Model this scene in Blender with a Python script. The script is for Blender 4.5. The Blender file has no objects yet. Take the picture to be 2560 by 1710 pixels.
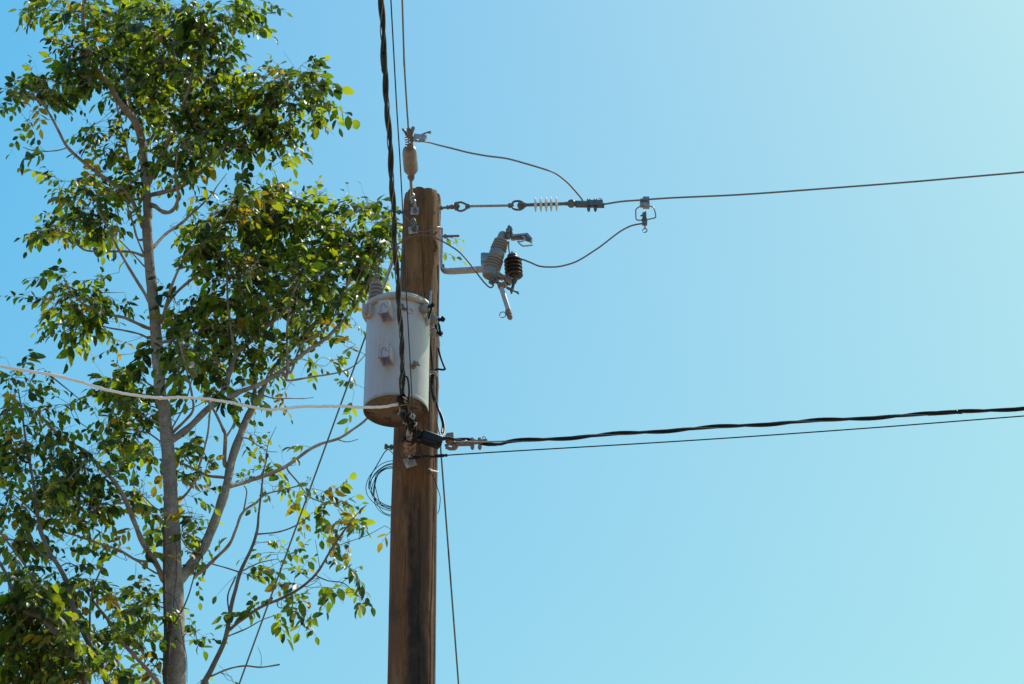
import bpy, bmesh, math, random
import numpy as np
from mathutils import Vector, Matrix
random.seed(11)
rng = np.random.default_rng(5)
V = Vector
R = math.radians
PI = math.pi
C = bpy.context.scene.collection

# ------------------------------------------------------------------ camera model (metres; +Y away, +Z up)
CAM = V((0, 0, 1.6)); PITCH = R(32); FL = 6108.0
FW = V((0, math.cos(PITCH), math.sin(PITCH))); UP = V((0, -math.sin(PITCH), math.cos(PITCH))); RT = V((1, 0, 0))
CROP = {'F': (0, 0, 1), 'W': (0, 0, .91685), 'A': (900, 280, 3.136), 'B': (1080, 440, 3.9133), 'C': (880, 680, 3.7333),
        'D': (880, 960, 4.355), 'E': (940, 1250, 3.408), 'T1': (0, 0, 2.6089), 'T2': (0, 550, 2.704),
        'T3': (400, 400, 2.24), 'T4': (0, 1000, 2.208), 'T5': (400, 1050, 2.375)}
def px(c, x, y):
    a, b, s = CROP[c]
    return a + x / s, b + y / s
def ray(u, v): return RT * ((u - 1280) / FL) + UP * ((855 - v) / FL) + FW
def PY(u, v, Y):
    d = ray(u, v); return CAM + d * (Y / d.y)
def PZ(u, v, z):
    d = ray(u, v); return CAM + d * ((z - CAM.z) / d.z)
def at(c, x, y, Y): return PY(*px(c, x, y), Y)
def atz(c, x, y, z): return PZ(*px(c, x, y), z)
def mpp(P): return (P - CAM).dot(FW) / FL
def path(c, pts, Y0, Y1=None):
    Y1 = Y0 if Y1 is None else Y1
    n = max(1, len(pts) - 1)
    return [at(c, p[0], p[1], Y0 + (Y1 - Y0) * i / n) for i, p in enumerate(pts)]

# ------------------------------------------------------------------ mesh helpers
def spline(pts, per=6):
    pts = [V(p) for p in pts]
    if len(pts) < 3: 
        return [pts[0].lerp(pts[-1], i / per) for i in range(per + 1)]
    P = [pts[0] * 2 - pts[1]] + pts + [pts[-1] * 2 - pts[-2]]
    out = []
    for i in range(1, len(P) - 2):
        a, b, c, d = P[i - 1], P[i], P[i + 1], P[i + 2]
        for k in range(per):
            t = k / per
            out.append(.5 * ((2 * b) + (c - a) * t + (2 * a - 5 * b + 4 * c - d) * t * t + (3 * b - a - 3 * c + d) * t ** 3))
    out.append(pts[-1])
    return out
def frames(pts):
    T = []
    for i in range(len(pts)):
        d = pts[min(i + 1, len(pts) - 1)] - pts[max(i - 1, 0)]
        T.append(d.normalized() if d.length > 1e-9 else V((0, 0, 1)))
    n = T[0].orthogonal().normalized(); N = []
    for t in T:
        n = n - t * n.dot(t)
        n = n.normalized() if n.length > 1e-6 else t.orthogonal().normalized()
        N.append(n)
    return T, N, [t.cross(n) for t, n in zip(T, N)]
class MB:
    def __init__(s): s.v = []; s.f = []
    def add(s, vs, fs):
        o = len(s.v); s.v.extend(vs); s.f.extend([tuple(i + o for i in f) for f in fs]); return s
    def tube(s, pts, r, n=8, caps=True, closed=False, rfun=None):
        m = len(pts); T, N, B = frames(pts); vs = []; fs = []
        for i, p in enumerate(pts):
            ri = r[0] + (r[1] - r[0]) * i / max(1, m - 1) if isinstance(r, tuple) else (r[i] if isinstance(r, list) else r)
            for k in range(n):
                a = 2 * PI * k / n
                rr = ri * (rfun(i, k, a) if rfun else 1)
                vs.append(p + N[i] * (math.cos(a) * rr) + B[i] * (math.sin(a) * rr))
        for i in range(m - 1 + (1 if closed else 0)):
            j = (i + 1) % m
            for k in range(n):
                l = (k + 1) % n
                fs.append((i * n + k, i * n + l, j * n + l, j * n + k))
        if caps and not closed:
            fs.append(tuple(reversed(range(n)))); fs.append(tuple((m - 1) * n + k for k in range(n)))
        return s.add(vs, fs)
    def ring(s, c, ax, R_, r, n=24, m=8, sx=1., up=None):
        ax = V(ax).normalized()
        u = (V(up) - ax * V(up).dot(ax)).normalized() if up else ax.orthogonal().normalized()
        w = ax.cross(u)
        return s.tube([V(c) + u * (math.cos(2 * PI * i / n) * R_) + w * (math.sin(2 * PI * i / n) * R_ * sx) for i in range(n)], r, m, closed=True)
    def lathe(s, p0, p1, prof, n=32):
        p0 = V(p0); d = V(p1) - p0; ax = d.normalized(); u = ax.orthogonal().normalized(); w = ax.cross(u); vs = []; fs = []
        for t, r in prof:
            for k in range(n):
                a = 2 * PI * k / n
                vs.append(p0 + d * t + u * (math.cos(a) * r) + w * (math.sin(a) * r))
        for i in range(len(prof) - 1):
            for k in range(n):
                l = (k + 1) % n
                fs.append((i * n + k, i * n + l, (i + 1) * n + l, (i + 1) * n + k))
        fs.append(tuple(reversed(range(n)))); fs.append(tuple((len(prof) - 1) * n + k for k in range(n)))
        return s.add(vs, fs)
    def box(s, c, x, y, z, bev=.002):
        """c centre, x y z half-extent vectors"""
        bm = bmesh.new(); bmesh.ops.create_cube(bm, size=2)
        M = Matrix((x, y, z)).transposed()
        for v in bm.verts: v.co = M @ v.co
        b = min(bev, .45 * min(V(x).length, V(y).length, V(z).length))
        bmesh.ops.bevel(bm, geom=list(bm.edges) + list(bm.verts), offset=b, segments=2, affect='EDGES', profile=.5)
        bm.verts.index_update()
        vs = [V(c) + v.co for v in bm.verts]; fs = [tuple(v.index for v in f.verts) for f in bm.faces]
        if M.determinant() < 0: fs = [tuple(reversed(f)) for f in fs]
        bm.free(); return s.add(vs, fs)
    def lump(s, c, x, y, z, amp=.15, seed=0):
        bm = bmesh.new(); bmesh.ops.create_icosphere(bm, subdivisions=3, radius=1)
        rr = random.Random(seed); ph = [(rr.uniform(2, 5), rr.uniform(2, 5), rr.uniform(2, 5), rr.uniform(0, 6)) for _ in range(4)]
        vs = []
        for v in bm.verts:
            k = 1 + amp * sum(math.sin(v.co.x * a + v.co.y * b + v.co.z * e + f) for a, b, e, f in ph) / 2
            q = v.co * k; vs.append(V(c) + V(x) * q.x + V(y) * q.y + V(z) * q.z)
        bm.verts.index_update()
        fs = [tuple(v.index for v in f.verts) for f in bm.faces]; bm.free(); return s.add(vs, fs)
    def nut(s, p0, p1, r): return s.lathe(p0, p1, [(0, r * .9), (.08, r), (.92, r), (1, r * .9)], 6)
    def build(s, name, mat, parent=None, loc=None, ang=40, tone=None):
        o0 = V(parent['_o']) if parent else (V(loc) if loc is not None else s.v[0].copy())
        me = bpy.data.meshes.new(name); me.from_pydata([tuple(v - o0) for v in s.v], [], s.f)
        me.materials.append(mat); me.shade_smooth(); me.set_sharp_from_angle(angle=R(ang))
        me.validate(); me.update()
        o = bpy.data.objects.new(name, me); C.objects.link(o)
        if parent: o.parent = parent
        else: o.location = o0
        o['_o'] = tuple(o0)
        return o
def tag(o, label, cat, group=None):
    o['label'] = label; o['category'] = cat
    if group: o['group'] = group
    return o
def thing(name, label, cat, loc, group=None):
    o = bpy.data.objects.new(name, None); C.objects.link(o); o.location = loc; o['_o'] = tuple(loc); o.empty_display_size = .1
    return tag(o, label, cat, group)

# ------------------------------------------------------------------ materials
def srgb(r, g, b):
    f = lambda c: ((c / 255 + .055) / 1.055) ** 2.4 if c > 10 else c / 255 / 12.92
    return (f(r), f(g), f(b), 1)
class NT:
    def __init__(s, name):
        s.m = bpy.data.materials.new(name); s.m.use_nodes = True; s.n = s.m.node_tree.nodes; s.l = s.m.node_tree.links
        s.b = s.n['Principled BSDF']; s.tc = s.n.new('ShaderNodeTexCoord')
    def L(s, a, b): s.l.new(a, b)
    def noise(s, scale, detail=4, st=(1, 1, 1), rough=.6, dist=0):
        mp = s.n.new('ShaderNodeMapping'); mp.inputs['Scale'].default_value = st
        s.L(s.tc.outputs['Object'], mp.inputs['Vector'])
        t = s.n.new('ShaderNodeTexNoise'); t.inputs['Scale'].default_value = scale; t.inputs['Detail'].default_value = detail
        t.inputs['Roughness'].default_value = rough; t.inputs['Distortion'].default_value = dist
        s.L(mp.outputs['Vector'], t.inputs['Vector']); return t.outputs['Fac']
    def ramp(s, src, stops):
        r = s.n.new('ShaderNodeValToRGB'); s.L(src, r.inputs['Fac']); e = r.color_ramp.elements
        while len(e) < len(stops): e.new(.5)
        for el, (p, c) in zip(e, stops): el.position = p; el.color = c if len(c) == 4 else (*c, 1)
        return r.outputs['Color']
    def mix(s, fac, a, b, mode='MIX'):
        m = s.n.new('ShaderNodeMix'); m.data_type = 'RGBA'; m.blend_type = mode
        for v, k in ((fac, 0), (a, 6), (b, 7)):
            if hasattr(v, 'is_linked'): s.L(v, m.inputs[k])
            else: m.inputs[k].default_value = v if k == 0 else (v if len(v) == 4 else (*v, 1))
        return m.outputs[2]
    def math(s, op, a, b=None, clamp=False):
        m = s.n.new('ShaderNodeMath'); m.operation = op; m.use_clamp = clamp
        for v, k in ((a, 0), (b, 1)):
            if v is None: continue
            if hasattr(v, 'is_linked'): s.L(v, m.inputs[k])
            else: m.inputs[k].default_value = v
        return m.outputs[0]
    def bump(s, h, strength=.4, dist=.01):
        b = s.n.new('ShaderNodeBump'); b.inputs['Strength'].default_value = strength; b.inputs['Distance'].default_value = dist
        s.L(h, b.inputs['Height']); s.L(b.outputs['Normal'], s.b.inputs['Normal'])
    def out(s, col, rough=.6, metal=0., spec=.5):
        if hasattr(col, 'is_linked'): s.L(col, s.b.inputs['Base Color'])
        else: s.b.inputs['Base Color'].default_value = col if len(col) == 4 else (*col, 1)
        if hasattr(rough, 'is_linked'): s.L(rough, s.b.inputs['Roughness'])
        else: s.b.inputs['Roughness'].default_value = rough
        s.b.inputs['Metallic'].default_value = metal; s.b.inputs['Specular IOR Level'].default_value = spec
        return s.m
def worn(name, c1, c2, rough=.5, metal=0., scale=40, spot=None, bump=.15, st=(1, 1, 1)):
    t = NT(name); n = t.noise(scale, 5, st); col = t.ramp(n, [(.3, c1), (.7, c2)])
    if spot:
        q = t.noise(scale * 1.7, 4); col = t.mix(t.ramp(q, [(spot[1], (0, 0, 0)), (spot[1] + .08, (1, 1, 1))]), col, spot[0])
    t.bump(t.noise(scale * 3, 3), bump, .002)
    return t.out(col, rough, metal, .22 if max(c2) < .03 else .5)
M = {}
M['galv'] = worn('galvanised_steel', (.20, .195, .205), (.34, .335, .345), .36, .6, 50, ((.14, .11, .09), .62))
M['galv_bright'] = worn('bright_galvanised_steel', (.27, .265, .275), (.42, .41, .42), .42, .45, 30, ((.3, .28, .26), .68))
M['steel_dark'] = worn('weathered_steel', (.085, .08, .08), (.17, .158, .155), .44, .45, 60, ((.13, .075, .05), .6))
M['rust'] = worn('rusty_steel', (.16, .10, .075), (.30, .215, .17), .75, .1, 60, ((.09, .05, .035), .6))
M['bronze'] = worn('bronze', (.16, .10, .06), (.27, .19, .12), .5, .4, 70)
M['alu_wire'] = worn('weathered_aluminium_wire', (.12, .105, .10), (.20, .18, .175), .6, .2, 80)
M['copper_wire'] = worn('weathered_copper_wire', (.10, .06, .05), (.19, .12, .10), .55, .3, 80)
M['black'] = worn('black_cable_insulation', (.004, .004, .005), (.011, .011, .012), .48, 0, 60)
M['black_tape'] = worn('black_tape', (.004, .004, .004), (.010, .010, .011), .6, 0, 60, None, .4)
M['box'] = worn('dark_blue_plastic', (.007, .008, .016), (.013, .014, .024), .5, 0, 30)
M['white_cable'] = worn('white_cable', (.72, .69, .66), (.84, .81, .79), .55, 0, 40, ((.28, .25, .22), .64))
M['porcelain'] = worn('grey_porcelain', (.165, .158, .165), (.215, .205, .21), .18, 0, 12, None, .03)
M['porcelain_brown'] = worn('dusty_pale_porcelain', (.175, .14, .13), (.245, .20, .185), .36, 0, 25, ((.26, .2, .17), .6), .1)
M['polymer_dark'] = worn('dark_polymer', (.024, .017, .015), (.042, .031, .028), .42, 0, 30)
M['tube'] = worn('grey_fibre_tube', (.27, .27, .285), (.36, .355, .37), .45, 0, 25, ((.25, .23, .21), .66))
def shed_mat():
    t = NT('white_silicone'); t.out((.78, .77, .76), .45)
    tr = t.n.new('ShaderNodeBsdfTranslucent'); tr.inputs['Color'].default_value = (.8, .78, .76, 1)
    mx = t.n.new('ShaderNodeMixShader'); mx.inputs[0].default_value = .5
    t.L(t.b.outputs[0], mx.inputs[1]); t.L(tr.outputs[0], mx.inputs[2]); t.L(mx.outputs[0], t.n['Material Output'].inputs['Surface'])
    return t.m
M['shed'] = shed_mat()
def paint():
    t = NT('grey_white_paint')
    n = t.noise(6, 5, (1, 1, .25)); col = t.ramp(n, [(.3, (.365, .31, .30)), (.7, (.43, .365, .35))])
    streak = t.noise(9, 6, (4, 4, .35), .7); col = t.mix(t.ramp(streak, [(.54, (0, 0, 0)), (.74, (.7, .7, .7))]), col, (.26, .215, .19))
    # rust and grime along the bottom seam and under the lid
    sep = t.n.new('ShaderNodeSeparateXYZ'); t.L(t.tc.outputs['Object'], sep.inputs[0])
    z = t.math('ADD', sep.outputs['Z'], t.math('MULTIPLY', t.noise(14, 5, (1, 1, 1)), .06))
    low = t.ramp(z, [(.035, (1, 1, 1)), (.052, (0, 0, 0))])
    col = t.mix(low, col, (.25, .19, .15))
    ch = t.noise(55, 4); col = t.mix(t.ramp(ch, [(.69, (0, 0, 0)), (.72, (1, 1, 1))]), col, (.2, .14, .11))
    t.bump(t.noise(30, 4), .08, .003)
    t.b.inputs['Coat Weight'].default_value = .35; t.b.inputs['Coat Roughness'].default_value = .22
    return t.out(col, .38)
M['paint'] = paint()
M['lid'] = worn('weathered_lid_paint', (.30, .265, .25), (.42, .385, .37), .5, 0, 18, ((.17, .12, .09), .63), .1)
M['tankbase'] = worn('rusty_tank_base', (.095, .066, .050), (.185, .138, .108), .8, 0, 11, ((.062, .036, .026), .54), .4)
def wood():
    t = NT('creosoted_pine')
    sep = t.n.new('ShaderNodeSeparateXYZ'); t.L(t.tc.outputs['Object'], sep.inputs[0])
    g = t.noise(2.6, 9, (7, 7, .55), .68, .7); fine = t.noise(15, 7, (10, 10, .30), .75); blot = t.noise(7, 6, (1, 1, .55), .65)
    up = t.ramp(t.math('DIVIDE', t.math('SUBTRACT', sep.outputs['Z'], 9.2), 1.6, True), [(0, (0, 0, 0)), (1, (1, 1, 1))])
    lo = t.ramp(g, [(.27, (.10, .040, .016)), (.5, (.175, .073, .030)), (.75, (.245, .112, .050))])
    hi = t.ramp(g, [(.27, (.105, .046, .016)), (.5, (.195, .090, .032)), (.75, (.285, .140, .056))])
    col = t.mix(up, lo, hi)
    col = t.mix(t.ramp(fine, [(.36, (.75, .75, .75)), (.52, (0, 0, 0))]), col, (.050, .023, .011))
    col = t.mix(t.ramp(fine, [(.60, (0, 0, 0)), (.74, (.45, .45, .45))]), col, (.30, .18, .10))
    crk_ = t.noise(9, 3, (5, 5, .12), .5, .2)
    col = t.mix(t.ramp(crk_, [(.315, (.9, .9, .9)), (.335, (0, 0, 0))]), col, (.02, .011, .007))
    col = t.mix(t.ramp(blot, [(.50, (0, 0, 0)), (.66, (.7, .7, .7))]), col, (.055, .033, .023))
    lt = t.noise(4.2, 6, (1.6, 1.6, .5), .66)
    col = t.mix(t.ramp(lt, [(.56, (0, 0, 0)), (.70, (.6, .6, .6))]), col, (.30, .155, .078))
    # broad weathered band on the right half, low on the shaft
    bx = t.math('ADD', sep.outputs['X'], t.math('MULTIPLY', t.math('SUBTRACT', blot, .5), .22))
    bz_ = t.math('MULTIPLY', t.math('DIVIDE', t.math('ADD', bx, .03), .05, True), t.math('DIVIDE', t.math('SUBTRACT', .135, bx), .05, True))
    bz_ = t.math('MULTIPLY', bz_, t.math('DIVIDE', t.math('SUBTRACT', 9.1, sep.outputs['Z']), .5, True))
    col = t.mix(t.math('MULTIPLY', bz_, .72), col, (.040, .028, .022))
    # tar-black smear running down the camera side of the shaft (a stain with its own edge)
    wv = t.math('MULTIPLY', t.math('SUBTRACT', t.noise(5, 6, (1, 1, .35)), .5), .17)
    zz = t.math('DIVIDE', t.math('SUBTRACT', 8.95, sep.outputs['Z']), 1.25, True)       # widens downwards and drifts right
    x = t.math('ABSOLUTE', t.math('ADD', t.math('SUBTRACT', sep.outputs['X'], t.math('SUBTRACT', t.math('MULTIPLY', zz, .07), .018)), wv))
    wid = t.math('ADD', t.math('MULTIPLY', zz, .045), .030)
    side = t.math('DIVIDE', t.math('SUBTRACT', wid, x), .035, True)
    end = t.math('DIVIDE', t.math('SUBTRACT', t.math('ADD', 8.99, t.math('MULTIPLY', wv, 1.2)), sep.outputs['Z']), .06, True)
    st = t.math('MULTIPLY', t.math('MULTIPLY', side, end), t.ramp(t.noise(18, 6, (1, 1, .5)), [(.36, (.30,) * 3), (.56, (.92,) * 3)]))
    col = t.mix(st, col, (.022, .016, .013))
    t.bump(t.math('ADD', g, t.math('MULTIPLY', fine, .8)), .8, .010)
    return t.out(col, .85, 0, .25)
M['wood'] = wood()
def bark(name, c1, c2, c3):
    t = NT(name); n = t.noise(13, 7, (1, 1, .8), .7); col = t.ramp(n, [(.3, c1), (.6, c2), (.8, c3)])
    sp = t.noise(45, 4, (1, 1, 2.2)); col = t.mix(t.ramp(sp, [(.57, (0, 0, 0)), (.66, (.8, .8, .8))]), col, (.07, .05, .04))
    li = t.noise(30, 3, (1, 1, 2.5)); col = t.mix(t.ramp(li, [(.66, (0, 0, 0)), (.72, (.7, .7, .7))]), col, (.46, .42, .38))
    t.bump(t.noise(32, 6, (1, 1, 2.2)), .9, .012)
    return t.out(col, .85, 0, .2)
M['bark'] = bark('pale_speckled_bark', (.17, .120, .095), (.33, .265, .22), (.46, .39, .34))
M['bark_dark'] = bark('grey_brown_bark', (.10, .074, .060), (.19, .150, .125), (.29, .24, .20))
M['vine'] = bark('dead_vine_bark', (.05, .035, .03), (.10, .075, .06), (.16, .12, .1))
def leaf():
    t = NT('leaf'); at_ = t.n.new('ShaderNodeAttribute'); at_.attribute_name = 'leaf_age'
    geo = t.n.new('ShaderNodeNewGeometry'); rnd = geo.outputs['Random Per Island']
    base = t.ramp(rnd, [(0, (.008, .022, .006)), (.6, (.014, .036, .007)), (1, (.034, .060, .009))])
    tran = t.ramp(rnd, [(0, (.03, .07, .004)), (.4, (.10, .18, .006)), (.62, (.30, .42, .010)), (1, (.58, .64, .018))])
    age = at_.outputs['Fac']; blot = t.noise(26, 3)
    yel = t.ramp(age, [(.45, (0, 0, 0)), (.75, (1, 1, 1))])
    base = t.mix(yel, base, (.20, .14, .012)); tran = t.mix(yel, tran, (.62, .42, .02))
    br = t.math('MULTIPLY', t.ramp(age, [(.8, (.0,) * 3), (1., (1.,) * 3)]), t.ramp(blot, [(.46, (0, 0, 0)), (.56, (1, 1, 1))]))
    base = t.mix(br, base, (.05, .02, .008)); tran = t.mix(br, tran, (.05, .02, .008))
    t.out(base, .44, 0, .45); 
    tr = t.n.new('ShaderNodeBsdfTranslucent'); t.L(tran, tr.inputs['Color'])
    mx = t.n.new('ShaderNodeMixShader'); mx.inputs[0].default_value = .46
    t.L(t.b.outputs[0], mx.inputs[1]); t.L(tr.outputs[0], mx.inputs[2]); t.L(mx.outputs[0], t.n['Material Output'].inputs['Surface'])
    return t.m
M['leaf'] = leaf()
def ground():
    t = NT('dry_grass_ground'); n = t.noise(.15, 8); c = t.ramp(n, [(.3, (.19, .13, .07)), (.55, (.36, .25, .16)), (.75, (.46, .33, .22))])
    f = t.noise(9, 6); c = t.mix(.5, c, t.ramp(f, [(.3, (.19, .135, .08)), (.7, (.44, .31, .20))]))
    t.bump(f, .5, .05); return t.out(c, .95, 0, .1)
M['ground'] = ground()

# ------------------------------------------------------------------ ground
g = MB(); n = 96
g.add([V((0, 14, 0))] + [V((math.cos(2 * PI * k / n) * 900, 14 + math.sin(2 * PI * k / n) * 900, 0)) for k in range(n)],
      [(0, 1 + k, 1 + (k + 1) % n) for k in range(n)])
go = g.build('ground', M['ground'], None, (0, 14, 0)); go['kind'] = 'structure'

# ------------------------------------------------------------------ the pole
YP = 13.7
ptop = at('A', 492, 665, YP); pbot = at('E', 304, 1540, YP)
rtop = 145 / 3.136 * mpp(ptop); rbot = 205 / 3.408 * mpp(pbot)
POLE = []
for v_, u_, hw_ in ((503, 1056, 46.3), (726, 1048.5, 49.5), (1118, 1039, 56), (1304, 1034.5, 58), (1700, 1029, 60.2)):
    p = PY(u_, v_, YP); POLE.append((p.z, p.x, hw_ * mpp(p)))
POLE.append((0, POLE[-1][1] - .01, POLE[-1][2] * 1.25)); POLE.reverse()
_pz = [q[0] for q in POLE]; _px = [q[1] for q in POLE]; _pr = [q[2] for q in POLE]
def pole_c(z): return V((float(np.interp(z, _pz, _px)), YP, z))
def pole_r(z): return float(np.interp(z, _pz, _pr))
base = pole_c(0)
pole = thing('utility_pole', 'tall brown wooden utility pole with cracked grain and dark tar stains', 'utility pole', base)
mb = MB(); NA, NR = 260, 260; vs = []; fs = []
zt = ptop.z + .005
crk = [(11.08, 9.75, lambda z: -.10 + .72 * (11.08 - z), .012), (zt + .1, 10.95, lambda z: -.42 + .05 * math.sin(z * 7), .012), (9.15, 6.2, lambda z: .30 + .05 * math.sin(z * 1.9), .008),
       (8.75, 7.9, lambda z: -.35 + .06 * math.sin(z * 3), .006), (zt + .1, 11.0, lambda z: 1.05, .014), (9.6, 7.0, lambda z: .95 + .07 * math.sin(z * 2.2), .008)]   # z top, z bottom, angle(z), depth
rr_ = random.Random(3); hp = [(rr_.randint(2, 9), rr_.uniform(.3, 1.6), rr_.uniform(0, 6), rr_.uniform(.2, 1)) for _ in range(9)]
knots = [(rr_.uniform(-1.4, 1.4), rr_.uniform(7.4, 11), rr_.uniform(.01, .02)) for _ in range(9)]
for i in range(NR + 1):
    z = zt * (i / NR) if i < 30 else zt * (30 / NR) + (zt - zt * 30 / NR) * (i - 30) / (NR - 30)
    z = min(z, zt); c = pole_c(z); r0 = pole_r(z)
    for k in range(NA):
        a = 2 * PI * k / NA - PI; r = r0            # a = 0 faces the camera (-Y), + to the right
        r += r0 * .012 * sum(w * math.sin(f * a + q * z + p) for f, q, p, w in hp) / 2
        for z1, z0, ca, dep in crk:
            if z0 < z < z1:
                cc = ca(z) + .03 * math.sin(z * 5.3) + .02 * math.sin(z * 13)
                d = abs(a - cc) * r0; wd = .006 * min(1, (z - z0) * 3)
                r -= dep * max(0, 1 - d / max(wd, 1e-4)) * min(1, (z - z0) * 2) * min(1, (z1 - z) * 4)
        for ka, kz, kd in knots:
            dd = ((a - ka) * r0) ** 2 + ((z - kz) * .7) ** 2
            r += kd * .5 * math.exp(-dd / .0012)
        if zt - z < .02: r -= .006 * ((.02 - (zt - z)) / .02) ** 2
        # splintered right edge close to the top
        if zt - z < .55 and 1.05 < a < 1.5: r -= .012 * max(0, math.sin(z * 22 + a * 9)) * (1 - (zt - z) / .55)
        zz = z
        if i == NR: zz = z - .012 * max(0, math.sin(a * 3 + 1)) - .008 * max(0, math.sin(a * 11))
        vs.append(V((c.x + math.sin(a) * r, c.y - math.cos(a) * r, zz)))
for i in range(NR):
    for k in range(NA):
        l = (k + 1) % NA; fs.append((i * NA + k, i * NA + l, (i + 1) * NA + l, (i + 1) * NA + k))
vs.append(V((pole_c(zt).x, YP, zt - .01))); q = len(vs) - 1
for k in range(NA): fs.append((NR * NA + k, NR * NA + (k + 1) % NA, q))
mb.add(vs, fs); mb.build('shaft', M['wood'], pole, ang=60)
def front(z, ang=0, off=0.):
    c = pole_c(z); r = pole_r(z) + off; return V((c.x + math.sin(ang) * r, c.y - math.cos(ang) * r, z))

# ------------------------------------------------------------------ transformer
YT = 13.27
tc = at('C', 420, 900, YT); TR = 300 / 3.7333 * mpp(tc)
zb = at('C', 115, 1300, YT).z; zt2 = at('C', 100, 390, YT).z
tx = tc.x
def tp(ang, r, z): return V((tx + math.sin(ang) * r, YT - math.cos(ang) * r, z))
T = thing('pole_transformer', 'grey painted cylindrical transformer with rusty base hanging on the pole', 'transformer', V((tx, YT, zb)))
b = MB(); H = zt2 - zb
b.lathe((tx, YT, zb), (tx, YT, zt2), [(0, TR), (.012, TR * 1.006), (.03, TR * 1.006), (.04, TR)] + [(.05 + .93 * i / 20, TR * (1 + .002 * math.sin(i * 1.7))) for i in range(21)] + [(1, TR)], 128)
b.f = [f for f in b.f if len(f) < 100]
b.build('tank', M['paint'], T, ang=50)
b = MB(); b.lathe((tx, YT, zb + .030), (tx, YT, zb + .036), [(0, TR * .992), (1, TR * .992)], 96)
b.lathe((tx, YT, zb + .001), (tx, YT, zb + .032), [(0, TR * .97), (0.02, TR * .99), (1, TR * .99)], 96); b.f = [f for i, f in enumerate(b.f) if not (len(f) > 50 and i > 100)]
b.build('tank_bottom', M['tankbase'], T)
b = MB(); RL = TR * 1.12; zl = zt2
b.lathe((tx, YT, zl - .02), (tx, YT, zl + .075), [(0, TR * 1.002), (.005, RL * .97), (.05, RL), (.2, RL * 1.006), (.36, RL), (.46, RL * .985), (.5, RL * .9), (.7, RL * .6), (.92, RL * .25), (1, RL * .05)], 96)
lid = b.build('lid', M['lid'], T)
b = MB(); b.ring((tx, YT, zl - .004), (0, 0, 1), RL * 1.003, .006, 96, 8); b.build('locking_band', M['lid'], lid)
# hanger channels on the camera side
def channel(cx, cy, name):
    p = at('C', cx, cy, YT - TR * .96); ang = math.asin(max(-1, min(1, (p.x - tx) / TR))); z = p.z
    e = V((math.sin(ang), -math.cos(ang), 0)); s_ = V((math.cos(ang), math.sin(ang), 0)); w, h, d, t = .036, .047, .050, .0035
    c = tp(ang, TR, z); u = V((0, 0, 1)); b = MB()
    b.box(c + e * (d * 2 + .002), s_ * w, e * t, u * h, .002)
    for q in (-1, 1): b.box(c + e * (d) + s_ * (w - t) * q, s_ * t, e * (d + .006), u * h, .002)
    o = b.build(name, M['paint'], T)
    b = MB(); pts = [c + e * (d * 2 + .008) + s_ * x + u * y for x, y in ((-.014, -.046), (-.016, -.004), (-.008, .014), (.006, .015), (.013, -.006), (.024, -.010))]
    b.tube(spline(pts, 5), .0014, 6); b.build('slot_edge', M['steel_dark'], o)
channel(340, 400, 'hanger_bracket'); channel(340, 812, 'hanger_bracket')
# lug, ring and studs under the lid
b = MB(); z = at('C', 165, 370, YT - TR * .5).z; a = R(-57); c = tp(a, TR, z); e = V((math.sin(a), -math.cos(a), 0)); s_ = V((math.cos(a), math.sin(a), 0)); u = V((0, 0, 1))
b.box(c + e * .012 + s_ * .0, s_ * .03, e * .012, u * .045, .004); b.box(c + e * .03, s_ * .006, e * .03, u * .03, .004)
b.tube(spline([c + e * .027 + s_ * x + u * y for x, y in ((-.02, -.05), (-.012, .0), (.012, .002), (.02, -.05), (.034, -.052), (.037, 0.01))], 4), .004, 6)
b.build('lifting_lug', M['paint'], T)
b = MB(); p = at('C', 545, 365, YT - TR * .92); a = math.asin((p.x - tx) / TR); e = V((math.sin(a), -math.cos(a), 0)); c = tp(a, TR + .004, p.z)
b.ring(c, e, .018, .0035, 24, 8); b.build('ring_lug', M['paint'], T)
b = MB()
for x, y, r in ((470, 315, .006), (478, 345, .010), (500, 352, .006)):
    p = at('C', x, y, YT - TR * .98); a = math.asin((p.x - tx) / TR); b.lathe(tp(a, TR - .002, p.z), tp(a, TR + .022, p.z), [(0, r), (.7, r), (1, r * .5)], 12)
b.build('stud', M['steel_dark'], T)
# drain valve
p = at('C', 570, 880, YT - TR * .87); a = math.asin((p.x - tx) / TR); e = V((math.sin(a), -math.cos(a), 0)); c = tp(a, TR, p.z); s_ = V((math.cos(a), math.sin(a), 0))
b = MB(); b.lathe(c - e * .002, c + e * .05, [(0, .016), (.25, .016), (.3, .009), (.7, .009), (.72, .013), (1, .013)], 16)
b.nut(c + e * .02 + V((0, 0, -.005)), c + e * .02 + V((0, 0, .03)), .012); b.tube([c + e * .045, c + e * .05 + s_ * .02 + V((0, 0, -.012))], .006, 8)
b.build('drain_valve', M['bronze'], T)
# high-voltage bushing on the lid
b0 = at('C', 222, 345, YT + .02); b1 = at('C', 210, 88, YT + .02); hb = (b1 - b0).length; b1 = V((b0.x - .005, b0.y, b0.z + hb)); k = 77 / 3.7333 * mpp(b0)
prof = [(0, k * .95), (.12, k * .95), (.2, k * .7)]
for i in range(5): t0 = .22 + i * .145; sc = 1 - .05 * i; prof += [(t0, k * .60 * sc), (t0 + .012, k * .92 * sc), (t0 + .04, k * 1.03 * sc), (t0 + .065, k * .98 * sc), (t0 + .11, k * .62 * sc)]
prof += [(.96, k * .62), (.985, k * .5), (1, k * .3)]
b = MB(); b.lathe(b0, b1, prof, 40); bu = b.build('bushing', M['porcelain'], T, ang=60)
b = MB(); b.lathe(b1 - V((0, 0, .005)), b1 + V((0, 0, .045)), [(0, .02), (.3, .02), (.32, .01), (1, .01)], 12); b.box(b1 + V((.003, 0, .035)), V((.018, 0, 0)), V((0, .012, 0)), V((0, 0, .012)))
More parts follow.
